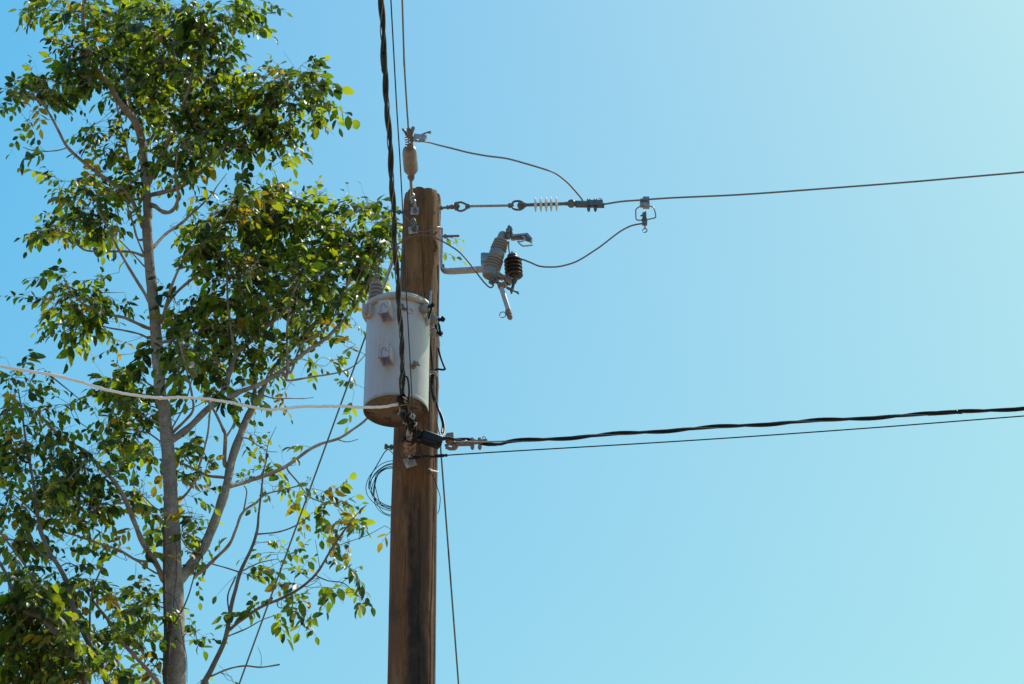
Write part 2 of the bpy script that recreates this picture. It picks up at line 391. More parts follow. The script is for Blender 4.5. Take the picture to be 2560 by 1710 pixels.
b.build('terminal', M['bronze'], bu); HV = b1 + V((0, 0, .04))
# low-voltage bushings, right-hand side
LV = []
for x, y, ang in ((645, 385, 50), (735, 440, 82), (735, 535, 112)):
    a = R(ang); z = at('C', x, y, tp(a, TR, 0).y).z - .0
    z = zt2 - .055 - .012 * len(LV); e = V((math.sin(a), -math.cos(a), 0)); c = tp(a, TR, z); b = MB()
    b.lathe(c - e * .003, c + e * .055, [(0, .030), (.1, .031), (.5, .030), (.75, .028), (.9, .020), (1, .012)], 24); lb = b.build('low_voltage_bushing', M['porcelain'], T, ang=60)
    b = MB(); b.lathe(c + e * .05, c + e * .10, [(0, .009), (1, .009)], 10); b.lump(c + e * .085, V((.011, 0, 0)), V((0, .013, 0)), V((0, 0, .015)), .35, ang); b.build('stud_connector', M['black_tape'], lb)
    LV.append(c + e * .085)

# ------------------------------------------------------------------ wires
def wire(name, label, cat, pts, r, mat, group=None, per=6, n=8, sub=None):
    b = MB(); b.tube(spline(pts, per), r, n); o = b.build(name, mat, None, pts[0]); tag(o, label, cat, group); return o
def beyond(pts, L, sag=0.):
    d = (pts[-1] - pts[-2]).normalized(); return pts + [pts[-1] + d * (L * k / 4) for k in range(1, 5)]
def strands(root, specs, pts, off, pitch, per=10, name='strand', fade=None):
    sp = spline(pts, per)
    # resample evenly
    out = [sp[0]]; step = pitch / 14
    acc = 0
    for p, q in zip(sp, sp[1:]):
        L = (q - p).length; t = step - acc
        while t < L: out.append(p.lerp(q, t / L)); t += step
        acc = L - (t - step)
    out.append(sp[-1])
    Tn, N, B = frames(out)
    for j, (mat, r, o_) in enumerate(specs):
        b = MB(); P = []
        ph = 2 * PI * j / len(specs)
        for i, p in enumerate(out):
            a = ph + 2 * PI * i / 14 + .5 * math.sin(i * .05); P.append(p + (N[i] * math.cos(a) + B[i] * math.sin(a)) * (off * o_))
        b.tube(P, r, 8); b.build(name, mat, root)
ZT = 9.20            # height of the low overhead cables
ZH = front(11.13).z  # height of the top overhead line
# overhead twisted cable towards the camera
tw = [('C', 462, 1165), ('C', 474, 1000), ('C', 472, 850), ('C', 462, 640), ('C', 448, 430), ('C', 436, 260), ('C', 424, 60), ('A', 284, 1200), ('A', 270, 980), ('A', 262, 780), ('A', 250, 560), ('A', 240, 360), ('A', 230, 220), ('A', 219, 60), ('W', 879, 120), ('W', 874, 0)]
tp_ = [atz(c, x, y, ZT + .004 * i) for i, (c, x, y) in enumerate(tw)]
tp_ = beyond(tp_, 24)
o = thing('twisted_cable', 'thick black twisted cable coming down overhead in front of the transformer', 'power cable', tp_[0])
strands(o, [(M['black'], .0088, 1), (M['black'], .0088, 1), (M['steel_dark'], .0030, 1.25)], tp_, .0086, .60)
# thin overhead cable beside it
th = [('D', 664, 360), ('C', 566, 1300), ('C', 551, 1000), ('C', 535, 700), ('C', 516, 350), ('C', 498, 30), ('A', 352, 1100), ('A', 331, 700), ('A', 312, 350), ('A', 290, 0), ('W', 903, 130), ('W', 896, 0)]
wire('overhead_cable', 'thin dark cable running upward between the twisted cable and top line', 'telephone cable', beyond([atz(c, x, y, ZT - .03 + .004 * i) for i, (c, x, y) in enumerate(th)], 24), .0034, M['black'])
# right-hand primary line
WY = 13.62
prim = [at('B', 1650, 280, WY), at('B', 1700, 274, WY - .01), at('B', 1850, 250, WY - .05), at('B', 2035, 236, WY - .08), at('B', 2348, 214, WY - .14)] + [at('W', x, y, Y) for x, y, Y in ((1700, 446, 13.42), (1900, 431.5, 13.35), (2100, 416, 13.28), (2347, 394.5, 13.2))]
wire('primary_line', 'single grey bare wire running right from the white-shed insulator', 'power line', beyond(prim, 26), .0062, M['alu_wire'])
# top jumper
jp = [('A', 440, 218), ('A', 480, 228), ('A', 540, 238), ('A', 620, 260), ('A', 720, 285), ('A', 850, 318), ('A', 1000, 345), ('A', 1150, 365), ('A', 1300, 405), ('A', 1450, 450), ('A', 1530, 480), ('B', 1300, 42), ('B', 1360, 100), ('B', 1430, 180), ('B', 1465, 225), ('B', 1482, 258)]
wire('jumper_wire', 'grey jumper wire arching from the top clamp down to the dead-end clamp', 'jumper wire', [at(c, x, y, 12.68 + .92 * (i / 15) ** 1.1) for i, (c, x, y) in enumerate(jp)], .0062, M['alu_wire'])
wire('tap_wire', 'dark drooping wire from the stirrup clamp to the black arrester', 'jumper wire', path('B', [(2085, 462), (2040, 468), (1950, 487), (1850, 537), (1750, 610), (1650, 688), (1550, 755), (1480, 800), (1400, 842), (1300, 874), (1200, 890), (1060, 884), (960, 845), (880, 815), (800, 800)], 13.60, 13.56), .0058, M['alu_wire'])
fw = [('A', 1050, 1335, 13.50), ('A', 1042, 1366, 13.48), ('A', 1015, 1374, 13.48), ('A', 960, 1320, 13.48), ('A', 860, 1188, 13.47), ('A', 780, 1100, 13.47), ('A', 700, 1045, 13.49), ('A', 615, 998, 13.535), ('A', 540, 972, 13.53), ('A', 460, 966, 13.52), ('A', 385, 985, 13.54), ('A', 330, 1015, 13.6), ('A', 270, 1055, 13.58), ('A', 205, 1115, 13.48), ('A', 155, 1180, 13.40), ('A', 125, 1270, 13.33), ('A', 116, 1335, YT + .02)]
wire('feeder_wire', 'brown wire looping from the fuse cutout across the pole to the bushing', 'jumper wire', [at(*q) for q in fw[:-1]] + [HV], .0052, M['copper_wire'])
gw = [('A', 315, 770, 13.66), ('A', 345, 805, 13.58), ('A', 390, 858, 13.53), ('A', 430, 912, 13.51), ('A', 470, 940, 13.52), ('A', 540, 932, 13.525), ('A', 595, 908, 13.555), ('A', 622, 902, 13.60), ('A', 634, 915, 13.66)]
wire('tie_wire', 'pale copper tie wire wrapped from the left bolt across the pole face', 'tie wire', [at(*q) for q in gw], .0052, M['copper_wire'])
# secondary twisted cable to the right
sec = [at('D', 985, 600, 13.36), at('D', 1060, 588, 13.38), at('D', 1130, 605, 13.40), at('D', 1250, 598, 13.42), at('D', 1380, 628, 13.43), at('D', 1500, 655, 13.42), at('D', 1620, 655, 13.40), at('D', 1742, 626, 13.38)] + [at('W', x, y, Y) for x, y, Y in ((1280, 1005, 13.37), (1400, 996, 13.34), (1600, 982, 13.29), (1800, 969, 13.23), (2000, 957, 13.17), (2200, 945, 13.1), (2347, 935.5, 13.05))]
sec = beyond(sec, 26)
o = thing('twisted_cable', 'black loosely twisted cable running right from the rusty lower clamp', 'power cable', sec[0])
strands(o, [(M['black'], .0074, .3), (M['black'], .0074, 1.5), (M['steel_dark'], .0040, 1.0)], sec, .0076, .62)
tel = [at('D', 905, 790, 13.40), at('D', 1035, 776, 13.41), at('D', 1400, 752, 13.38), at('D', 1742, 731, 13.35)] + [at('W', x, y, Y) for x, y, Y in ((1600, 1008.5, 13.28), (2000, 980.5, 13.15), (2347, 953.5, 13.03))]
wire('telephone_cable', 'thin black cable running right just under the loosely twisted cable', 'telephone cable', beyond(tel, 26), .0042, M['black'])
# white service drop to the left
wp = [('D', 530, 220), ('D', 440, 230), ('D', 380, 243), ('D', 250, 255), ('D', 100, 252), ('T3', 1090, 1384), ('T3', 1000, 1378), ('T3', 900, 1381), ('T3', 760, 1384), ('T3', 640, 1398), ('T3', 560, 1392), ('T3', 460, 1372), ('T3', 320, 1345), ('T3', 220, 1334), ('T3', 100, 1330), ('T3', 0, 1335), ('T2', 1080, 1200), ('T2', 940, 1190), ('T2', 800, 1165), ('T2', 650, 1128), ('T2', 500, 1082), ('T2', 330, 1043), ('T2', 160, 1018), ('T2', 80, 1003), ('T2', 0, 990)]
wpp = [at(c, x, y, 12.86 - .012 * i) for i, (c, x, y) in enumerate(wp)]
_n = random.Random(21); _sp = spline(wpp, 5)
wpp = [p + V((0, _n.gauss(0, .0006), _n.gauss(0, .0014))) for p in _sp]; wpp[-1] = wpp[-2] + (_sp[-1] - _sp[-2])
ser = wire('service_cable', 'wavy white service cable stretching left from the black clamp below the transformer', 'power cable', beyond(wpp, 22), .0088, M['white_cable'], per=4, n=12)
# coil of black wire hanging on the left of the pole
o = thing('cable_coil', 'coil of thin black wire hanging on the left side of the pole', 'wire coil', at('D', 395, 700, 13.72))
rc = random.Random(9)
for q, (cx, cy, rx, ry, tl) in enumerate(((450, 1130, 270, 215, .10), (450, 1130, 245, 235, .0), (440, 1145, 250, 280, .06), (455, 1105, 268, 230, -.05), (470, 1110, 330, 275, .12), (455, 1135, 275, 225, .03), (460, 1170, 275, 275, -.06))):
    b = MB(); P = []
    for i in range(60):
        a = 2 * PI * i / 60
        x = math.cos(a) * (rx - 32) * (1 + .03 * math.sin(3 * a + q * 2)); y = math.sin(a) * ry; k = 1 - .12 * max(0, -math.cos(a)) * math.cos(2 * a + q)
        x, y = x * math.cos(tl) * k - y * math.sin(tl), x * math.sin(tl) + y * math.cos(tl)
        P.append(at('D', cx + x, cy + y, 13.86 + .03 * math.sin(a + q) + (.03 * q / 6)))
    b.tube(P, .0026 if q else .0032, 6, closed=True); b.build('loop', M['black'], o)
b = MB(); b.tube(spline(path('D', [(395, 705), (350, 750), (300, 835), (250, 920), (215, 980), (188, 1060), (182, 1140)], 13.72, 13.86), 6), .0036, 6)
b.tube(spline(path('D', [(400, 712), (430, 740), (470, 790)], 13.72, 13.84), 6), .003, 6); b.build('hanging_tail', M['black'], o)
wire('loose_wire', 'thin black loose wire curving down the front of the pole to the right edge', 'loose wire', [at('D', x, y, Y) for x, y, Y in ((690, 600, 13.42), (720, 660, 13.46), (780, 800, 13.50), (850, 940, 13.51), (920, 1100, 13.54), (955, 1210, 13.58), (960, 1260, 13.6), (952, 1350, 13.62), (932, 1412, 13.63))], .0026, M['black'])
b = MB(); b.tube(spline(path('D', [(838, 922), (860, 938), (900, 948), (938, 958)], 13.52, 13.6), 6), .0055, 8); tag(b.build('cable_end', M['white_cable']), 'short white cable end sticking out below the black cable grip', 'cable end')
# guys
g0, g1 = at('A', 300, 1050, 13.80), at('T5', 470, 1568, 15.0)
gl = [g0, g0.lerp(g1, .08), g0.lerp(g1, .14), g0.lerp(g1, .5), g1]
d = (gl[-1] - gl[-2]); gl.append(gl[-1] + d * (gl[-1].z / -d.z))
gw_ = thing('guy_wire', 'thin straight guy wire slanting down left in front of the tree', 'guy wire', gl[-1])
b = MB(); b.tube(spline(gl, 5), .0058, 8); b.build('strand', M['steel_dark'], gw_)
b = MB(); b.tube([gl[0], gl[1], gl[2]], .012, 10); b.build('grip', M['galv_bright'], gw_)
g0, g1 = at('D', 958, 600, 13.84), at('E', 703, 1568, 14.6)
gr = [g0, g0.lerp(g1, .3), g0.lerp(g1, .6), g1]
d = (gr[-1] - gr[-2]); gr.append(gr[-1] + d * (gr[-1].z / -d.z))
wire('guy_wire', 'thin straight guy wire dropping steeply just right of the pole', 'guy wire', gr, .0056, M['steel_dark'], per=4)

# leads of the transformer, down the right side
leads = [
 ('black lead from the front low-voltage bushing curving down beside the tank', [LV[0]] + [at('C', x, y, Y) for x, y, Y in ((716, 430, 13.16), (698, 500, 13.2), (706, 600, 13.26), (728, 680, 13.33), (742, 780, 13.40), (748, 900, 13.47), (742, 1000, 13.52), (745, 1100, 13.52), (765, 1200, 13.56), (800, 1260, 13.58), (840, 1350, 13.55), (862, 1440, 13.5), (856, 1510, 13.45), (838, 1535, 13.40))]),
 ('black lead kinked outward at the right of the tank', [LV[1]] + [at('C', x, y, Y) for x, y, Y in ((785, 480, 13.3), (800, 600, 13.42), (806, 700, 13.47), (822, 780, 13.5), (855, 870, 13.5), (868, 905, 13.5), (845, 912, 13.5), (795, 908, 13.5), (768, 935, 13.5), (752, 1020, 13.52), (758, 1130, 13.54), (790, 1230, 13.57), (822, 1330, 13.56), (846, 1420, 13.52), (838, 1500, 13.45))]),
 ('pale bare lead running straight down the pole edge behind the black leads', [LV[2]] + [at('C', x, y, Y) for x, y, Y in ((775, 560, 13.42), (768, 640, 13.48), (764, 760, 13.52), (766, 900, 13.54), (768, 1050, 13.55), (772, 1200, 13.56), (782, 1330, 13.56), (800, 1430, 13.56), (822, 1520, 13.50))])]
for i, (lb, pts) in enumerate(leads):
    o = thing('transformer_lead', lb, 'cable', pts[0], 'leads from the transformer')
    b = MB(); b.tube(spline(pts, 7), (.0066, .0066, .0052)[i], 10); b.build('lead', M['alu_wire'] if i == 2 else M['black'], o)
    b = MB(); s0 = ((722, 375, 13.15, 700, 495, 13.19), (800, 575, 13.40, 802, 705, 13.46), (790, 490, 13.38, 765, 615, 13.46))[i]
    b.lathe(at('C', *s0[:3]), at('C', *s0[3:]), [(0, .011), (.05, .0125), (.5, .0125), (.55, .0145), (.95, .0145), (1, .011)], 14); b.build('crimp_sleeve', M['galv_bright'], o)
b = MB(); b.tube([at('C', 739, 178, 13.15), at('C', 730, 260, 13.14), at('C', 722, 340, 13.13)], .0075, 10); tag(b.build('connector_rod', M['galv_bright']), 'short pale upright rod above the front low-voltage bushing', 'rod')
b = MB(); P = [at('C', x, y, 13.38) for x, y in ((800, 440), (824, 500), (840, 612), (812, 560))]
Q = [p + V((0, .006, 0)) for p in P]; b.add(P + Q, [(0, 3, 2, 1), (4, 5, 6, 7), (0, 1, 5, 4), (1, 2, 6, 5), (2, 3, 7, 6), (3, 0, 4, 7)]); b.lump(at('C', 795, 440, 13.38), V((.02, 0, 0)), V((0, .015, 0)), V((0, 0, .013)), .3, 4)
tag(b.build('tape_flap', M['black_tape']), 'pointed black tape flap hanging beside the transformer', 'tape')
b = MB()
for dz in (948, 966): b.ring(at('C', 757, dz, 13.50), (0.05, 0, 1), .026, .0045, 20, 8)
tag(b.build('cable_tie', M['galv_bright']), 'pale band tying the black leads together beside the tank', 'cable tie')
wire('ground_wire', 'bare ground wire stapled down the right side of the pole', 'ground wire', [front(z, a, .004) for z, a in ((10.75, 1.25), (10.4, 1.28), (10.0, 1.22), (9.6, 1.25), (9.0, 1.22), (8.0, 1.24), (6.0, 1.2), (0, 1.2))], .0036, M['galv'])

# ------------------------------------------------------------------ eye bolts and plates on the pole face
def plate(p, hw, hh, rot, name, label, mat, eye=None):
    o = thing(name, label, 'eye bolt', p)
    b = MB(); a = R(rot); x = V((math.cos(a), 0, math.sin(a))); z = V((-math.sin(a), 0, math.cos(a)))
    b.box(p, x * hw, V((0, .004, 0)), z * hh, .002); b.build('square_washer', M['galv_bright'], o)
    b = MB(); b.lathe(p, p - V((0, .055, 0)), [(0, .011), (1, .011)], 14); b.nut(p - V((0, .004, 0)), p - V((0, .022, 0)), .02); b.nut(p - V((0, .03, 0)), p - V((0, .045, 0)), .018)
    if eye: b.ring(p - V((0, .085, 0)), eye, .026, .009, 24, 10)
    b.build('eye', mat, o); return o
def surf(c, x, y):     # point of the pole face behind a pixel
    u, v = px(c, x, y); Y = YP
    for _ in range(8):
        p = PY(u, v, Y); cc = pole_c(p.z); r = pole_r(p.z); dx = max(-r * .98, min(r * .98, p.x - cc.x)); Y = YP - math.sqrt(r * r - dx * dx) - .003
    return PY(u, v, Y)
pt = surf('A', 432, 778); plate(pt, .030, .030, 0, 'eye_bolt', 'upper square washer and eye bolt near the pole top', M['galv'], (1, 0, .1))
p2 = surf('A', 425, 925); plate(p2, .038, .030, 8, 'eye_bolt', 'second square washer with bolt holding the copper tie wire', M['steel_dark'], (1, .2, .4))
p3 = surf('D', 632, 852); plate(p3, .036, .036, 20, 'eye_bolt', 'lower tilted square washer and eye bolt under the black box', M['galv'], (1, 0, 0))
def bolt(p, d, L, r, label, mat, nuts=((.2, .35),)):
    d = V(d).normalized(); b = MB(); b.lathe(p, p + d * L, [(0, r), (.97, r), (1, r * .8)], 12)
    for t0, t1 in nuts: b.nut(p + d * (L * t0), p + d * (L * t1), r * 2)
    tag(b.build('bolt', mat), label, 'bolt')
bolt(at('A', 345, 790, 13.66), (-1, -.25, -.02), .105, .009, 'upper bolt with two nuts sticking out left of the pole', M['steel_dark'], ((.25, .42), (.52, .66)))
bolt(at('A', 316, 1235, 13.7), (-1, -.2, 0), .05, .008, 'small bolt end on the left of the pole above the transformer', M['steel_dark'], ((.4, .85),))
bolt(at('D', 452, 690, 13.70), (-1, -.2, 0), .058, .0095, 'lower left bolt from which the black wire coil hangs', M['steel_dark'], ((.1, .4), (.7, 1.)))

# ------------------------------------------------------------------ top strain insulator (pulled towards the camera by the overhead line)
def hz(x, y, dz=0.): return atz('A', x, y, pt.z + dz)
si = thing('strain_insulator', 'pale brown porcelain spool insulator held by wire grips above the pole top', 'insulator', hz(400, 640))
p0, p1 = hz(401, 470), hz(386, 285); k = 57 / 3.136 * mpp(p0)
prof = [(0, k * .45), (.02, k * .62), (.06, k * .86), (.12, k)]
for i in range(5): t0 = .14 + i * .085; prof += [(t0, k), (t0 + .03, k), (t0 + .042, k * .93), (t0 + .055, k)]
prof += [(.6, k), (.8, k * .99), (.9, k * .92), (.96, k * .78), (1, k * .5)]
b = MB(); b.lathe(p0, p1, prof, 40); b.build('porcelain_body', M['porcelain_brown'], si, ang=60)
b = MB(); b.tube(spline([hz(402, 690), hz(404, 640), hz(400, 560), hz(398, 520)], 5), .0105, 12)
b.ring(hz(408, 690), (1, .1, .1), .022, .008, 20, 8); b.lump(hz(410, 655), V((.016, 0, 0)), V((0, .03, 0)), V((0, 0, .016)), .3, 5); b.build('eye_rod', M['galv'], si)
for nm, ya, yb, xa, xb, rad in (('lower_grip', 530, 455, 400, 400, .020), ('upper_grip', 330, 140, 388, 382, .024)):
    b = MB(); A_, B_ = hz(xa, ya), hz(xb, yb); ax = (B_ - A_).normalized(); u = ax.orthogonal().normalized(); w = ax.cross(u)
    for j in range(6):
        P = []
        for i in range(34):
            t = i / 33; a = j * 1.05 + t * 11; rr = rad * (.55 + .45 * math.sin(PI * min(1, t * 1.05)) + .12 * math.sin(9 * t + j * 2))
            P.append(A_.lerp(B_, t) + (u * math.cos(a) + w * math.sin(a)) * rr)
        b.tube(P, .0050, 6)
    if nm == 'upper_grip':
        b.tube([hz(372, 190), hz(350, 150), hz(336, 134)], .009, 6); b.tube([hz(395, 190), hz(408, 150), hz(417, 124)], .0125, 8)
        b.tube([hz(388, 345), hz(390, 300), hz(385, 260)], .014, 8)
    b.build(nm, M['alu_wire'], si)
wire('overhead_line', 'bare wire coming down overhead to the porcelain insulator at the pole top', 'power line', beyond([hz(384, 190), hz(378, 120), hz(375, 60), hz(370, 0), PZ(*px('W', 926, 130), pt.z + .02), PZ(*px('W', 922, 0), pt.z + .05)], 24), .0056, M['alu_wire'])
wc = thing('wire_clamp', 'pale connector clamp on the grip above the porcelain spool insulator', 'wire clamp', hz(470, 210))
c = hz(468, 206); x = (at('A', 520, 212, c.y) - c).normalized(); y = V((0, 1, 0)); z = x.cross(y)
b = MB(); b.box(c - x * .014, x * .026, y * .018, z * .022, .004); b.box(c + x * .022, x * .018, y * .014, z * .016, .003); b.box(c + x * .024 + z * .016, x * .020, y * .020, z * .004, .002); b.build('body', M['galv_bright'], wc)
b = MB(); 
for j in range(3): b.tube(spline([at('A', 440, 195 + 4 * j, c.y), at('A', 490, 172 + 4 * j, c.y - .01), at('A', 525, 158 + 3 * j, c.y), at('A', 556, 150 + 10 * j, c.y + .01 * j)], 5), .0035, 6)
b.build('wire_tail', M['alu_wire'], wc)

# ------------------------------------------------------------------ horizontal dead-end insulator
Y = 13.63
di = thing('polymer_insulator', 'horizontal rod insulator with white sheds between pole and right wire', 'insulator', at('B', 80, 315, Y))
P_ = lambda x, y: at('B', x, y, Y)
k1 = mpp(P_(500, 290)) / 3.9133
b = MB(); b.lathe(P_(70, 316), P_(215, 300), [(0, 14 * k1), (.1, 14 * k1), (.12, 22 * k1), (.22, 22 * k1), (.24, 12 * k1), (.5, 13 * k1), (.52, 22 * k1), (.62, 24 * k1), (.64, 16 * k1), (.8, 22 * k1), (.95, 26 * k1), (1, 20 * k1)], 14)
b.lump(P_(235, 296), V((40 * k1, 0, 0)), V((0, .015, 0)), V((0, 0, 27 * k1)), .12, 2)
b.build('eye_bolt', M['steel_dark'], di)
def clevis(pts_top, pts_bot, pin, name):
    b = MB()
    for q in (pts_top, pts_bot): b.tube(spline([P_(*p) for p in q], 5), 11 * k1, 10)
    b.lathe(P_(*pin) - V((0, .032, 0)), P_(*pin) + V((0, .032, 0)), [(0, 22 * k1), (.15, 24 * k1), (.2, 15 * k1), (.8, 15 * k1), (.85, 24 * k1), (1, 22 * k1)], 14)
    return b.build(name, M['steel_dark'], di)
clevis([(225, 285), (255, 262), (290, 258), (330, 275), (360, 292)], [(225, 312), (260, 338), (295, 340), (335, 320), (360, 300)], (240, 296), 'shackle')
b = MB(); b.lathe(P_(325, 296), P_(372, 296), [(0, 16 * k1), (.2, 24 * k1), (.8, 25 * k1), (1, 18 * k1)], 14); b.build('socket', M['steel_dark'], di); b = MB(); b.lathe(P_(745, 289), P_(800, 288), [(0, 18 * k1), (.15, 26 * k1), (.8, 22 * k1), (1, 15 * k1)], 14)
b.build('socket', M['steel_dark'], di)
b = MB(); b.lathe(P_(360, 296), P_(755, 289), [(0, 12.5 * k1), (1, 12.5 * k1)], 16); b.build('extension_rod', M['galv'], di)
clevis([(780, 280), (800, 252), (840, 245), (875, 252), (905, 272)], [(780, 298), (800, 322), (840, 330), (875, 325), (905, 302)], (868, 285), 'shackle')
b = MB(); b.lump(P_(868, 285), V((34 * k1, 0, 0)), V((0, .014, 0)), V((0, 0, 40 * k1)), .05, 2); b.lathe(P_(880, 285), P_(1345, 270), [(0, 20 * k1), (.03, 24 * k1), (.09, 22 * k1), (.095, 17 * k1), (.9, 16.5 * k1), (.93, 20 * k1), (1, 18 * k1)], 18)
b.build('core_rod', M['steel_dark'], di)
for x in (1013, 1065, 1117, 1166, 1218):
    b = MB(); yy = 281 - (x - 1013) * .032; c = P_(x, yy); ax = (P_(1345, 270) - P_(880, 285)).normalized()
    b.lathe(c - ax * .010, c + ax * .010, [(0, 20 * k1), (.1, 40 * k1), (.3, 68 * k1), (.55, 74 * k1), (.65, 72 * k1), (.8, 40 * k1), (1, 20 * k1)], 40); b.build('shed', M['shed'], di, ang=70)
dc = thing('dead_end_clamp', 'grey bolted dead-end clamp joining the white-shed insulator to the right wire', 'wire clamp', P_(1500, 272))
b = MB(); b.lathe(P_(1363, 270) - V((0, .02, 0)), P_(1363, 270) + V((0, .02, 0)), [(0, 30 * k1), (.1, 36 * k1), (.9, 36 * k1), (1, 30 * k1)], 20)
x = (P_(1680, 275) - P_(1363, 270)).normalized(); y = V((0, 1, 0)); z = x.cross(y) * -1
b.box(P_(1440, 270), x * (75 * k1), y * .012, z * (16 * k1), .003); b.box(P_(1500, 276), x * (90 * k1), y * .014, z * (22 * k1), .004); b.box(P_(1600, 272), x * (65 * k1), y * .016, z * (25 * k1), .004); b.box(P_(1650, 288), x * (30 * k1), y * .014, z * (12 * k1), .004); b.box(P_(1653, 262), x * (10 * k1), y * .01, z * (28 * k1), .002)
b.build('clamp_body', M['steel_dark'], dc)
for q in (1533, 1598):
    b = MB(); b.tube([P_(q - 12, 225), P_(q - 12, 300)], 6 * k1, 8); b.tube([P_(q + 12, 225), P_(q + 12, 300)], 6 * k1, 8); b.lathe(P_(q, 330), P_(q, 240), [(0, 16 * k1), (.2, 18 * k1), (.25, 12 * k1), (.6, 12 * k1), (.65, 20 * k1), (1, 20 * k1)], 6); b.nut(P_(q, 345), P_(q, 318), 13 * k1); b.build('u_bolt', M['steel_dark'], dc)
b = MB(); b.ring(P_(1645, 230), (0, 1, 0), 15 * k1, 3.5 * k1, 20, 8); b.build('ring', M['galv'], dc)

# stirrup with hot-line clamp
Y = 13.56
sc_ = thing('stirrup', 'square wire stirrup hanging from a grey block on the right wire', 'stirrup', P_(2090, 260))
b = MB(); x = V((1, 0, 0)); y = V((0, 1, 0)); z = V((0, 0, 1)); kz = k1 / math.cos(R(34))
b.box(P_(2095, 262), x * (33 * k1), y * .022, z * (47 * kz), .005); b.box(P_(2048, 268), x * (14 * k1), y * .018, z * (30 * kz), .003); b.box(P_(2050, 235), x * (14 * k1), y * .012, z * (6 * kz), .002); b.build('block', M['galv'], sc_)
b = MB(); b.tube(spline([P_(2065, 295), P_(2030, 300), P_(1998, 325), P_(1994, 345), P_(1996, 410), P_(2004, 428), P_(2030, 433), P_(2090, 428), P_(2170, 412), P_(2188, 400), P_(2182, 350), P_(2170, 315), P_(2150, 298), P_(2110, 296)], 5), 7 * k1, 8); b.build('bail', M['galv'], sc_)
hc = thing('hot_line_clamp', 'small grey clamp with eye ring hanging on the wire stirrup', 'wire clamp', P_(2080, 440))
b = MB(); b.box(P_(2080, 448), x * (25 * k1), y * .016, z * (28 * kz), .004); b.box(P_(2078, 385), x * (20 * k1), y * .012, z * (25 * kz), .005); b.tube([P_(2086, 420), P_(2088, 350)], 9 * k1, 8); b.tube([P_(2075, 385), P_(2040, 388)], 9 * k1, 8); b.lathe(P_(2078, 425), P_(2078, 436), [(0, 30 * k1), (1, 30 * k1)], 14); b.build('body', M['steel_dark'], hc)
b = MB(); b.tube([P_(2082, 470), P_(2084, 512)], 8 * k1, 8); b.ring(P_(2084, 532), (.2, 1, 0), 22 * k1, 6.5 * k1, 24, 8, up=(0, 0, 1), sx=.9); b.build('eye_screw', M['galv'], hc)

# ------------------------------------------------------------------ fuse cutout on its bracket
Y = 13.60
br = thing('cutout_bracket', 'bent L shaped galvanised bracket bolted to the right side of the pole', 'bracket', P_(95, 900))
b = MB(); pts = [(98, 525), (96, 620), (94, 760), (92, 850), (96, 895), (116, 922), (160, 932), (300, 926), (420, 918), (545, 908)]
P = [at('B', q[0], q[1], 13.62 - .05 * max(0, i - 5) / 4) for i, q in enumerate(pts)]
sp = spline(P, 5); vs = []; fs = []
Tn, _, _ = frames(sp)
for i, p in enumerate(sp):
    n_ = Tn[i].cross(V((0, 1, 0))).normalized(); w, t = .026, .009 + .002 * (i > 30)
    for u_, v_ in ((-1, -1), (1, -1), (1, 1), (-1, 1)): vs.append(p + V((0, 1, 0)) * (w * u_) + n_ * (t * v_))
for i in range(len(sp) - 1):
    for k in range(4): l = (k + 1) % 4; fs.append((i * 4 + k, i * 4 + l, (i + 1) * 4 + l, (i + 1) * 4 + k))
fs += [(3, 2, 1, 0), tuple(len(vs) - 4 + k for k in range(4))]
b.add(vs, fs)
o = b.build('bar', M['galv_bright'], br)
md = o.modifiers.new('bevel', 'BEVEL'); md.width = .0025; md.segments = 2; md.limit_method = 'ANGLE'
b = MB(); b.lathe(P_(105, 590), P_(268, 586), [(0, 12 * k1), (.97, 12 * k1), (1, 9 * k1)], 12); b.nut(P_(118, 590), P_(145, 589), 24 * k1); b.build('bolt', M['steel_dark'], br)
b = MB(); b.nut(P_(104, 880), P_(122, 880), 22 * k1); b.build('nut', M['steel_dark'], br)
b = MB(); b.box(P_(520, 812), x * (42 * k1), y * .03, z * (40 * kz), .006); b.box(P_(510, 850), x * (26 * k1), y * .02, z * (50 * kz), .004); b.box(P_(514, 775), x * (22 * k1), y * .02, z * (12 * kz), .003); b.build('mounting_plate', M['galv'], br)
cu = thing('fuse_cutout', 'grey ribbed porcelain fuse cutout tilted on the bent bracket', 'fuse cutout', P_(640, 800))
p1 = at('B', 705, 556, 13.52); p0 = at('B', 560, 985, 13.52)
def seg(ts): return [(t, r * k1) for t, r in ts]
prof = seg([(0, 66), (.02, 72), (.06, 72), (.13, 66), (.16, 62)])
for i in range(4): t0 = .175 + i * .058; prof += seg([(t0, 62), (t0 + .012, 80), (t0 + .026, 84), (t0 + .04, 78), (t0 + .052, 62)])
prof += seg([(.42, 62), (.435, 74), (.45, 76), (.55, 76), (.565, 73), (.575, 60)])
for i in range(4): t0 = .59 + i * .06; sc = 1 - .035 * i; prof += seg([(t0, 60 * sc), (t0 + .012, 76 * sc), (t0 + .026, 80 * sc), (t0 + .04, 74 * sc), (t0 + .054, 60 * sc)])
prof += seg([(.85, 52), (.93, 50), (.97, 46), (.99, 38), (1, 20)])
b = MB(); b.lathe(p0, p1, prof, 48); ci = b.build('insulator_body', M['porcelain'], cu, ang=60)
b = MB(); b.lathe(p0.lerp(p1, -.012), p0.lerp(p1, .01), [(0, 48 * k1), (1, 56 * k1)], 32); b.build('bottom_plug', M['rust'], ci)
Q_ = lambda x, y, Y=13.48: at('B', x, y, Y)
def bar(b, a, c, w, h, bev=.002):
    d = (c - a); x_ = d.normalized(); y_ = V((0, 1, 0)); y_ = (y_ - x_ * y_.dot(x_)).normalized(); z_ = x_.cross(y_); b.box((a + c) / 2, d / 2, y_ * w, z_ * h, bev)
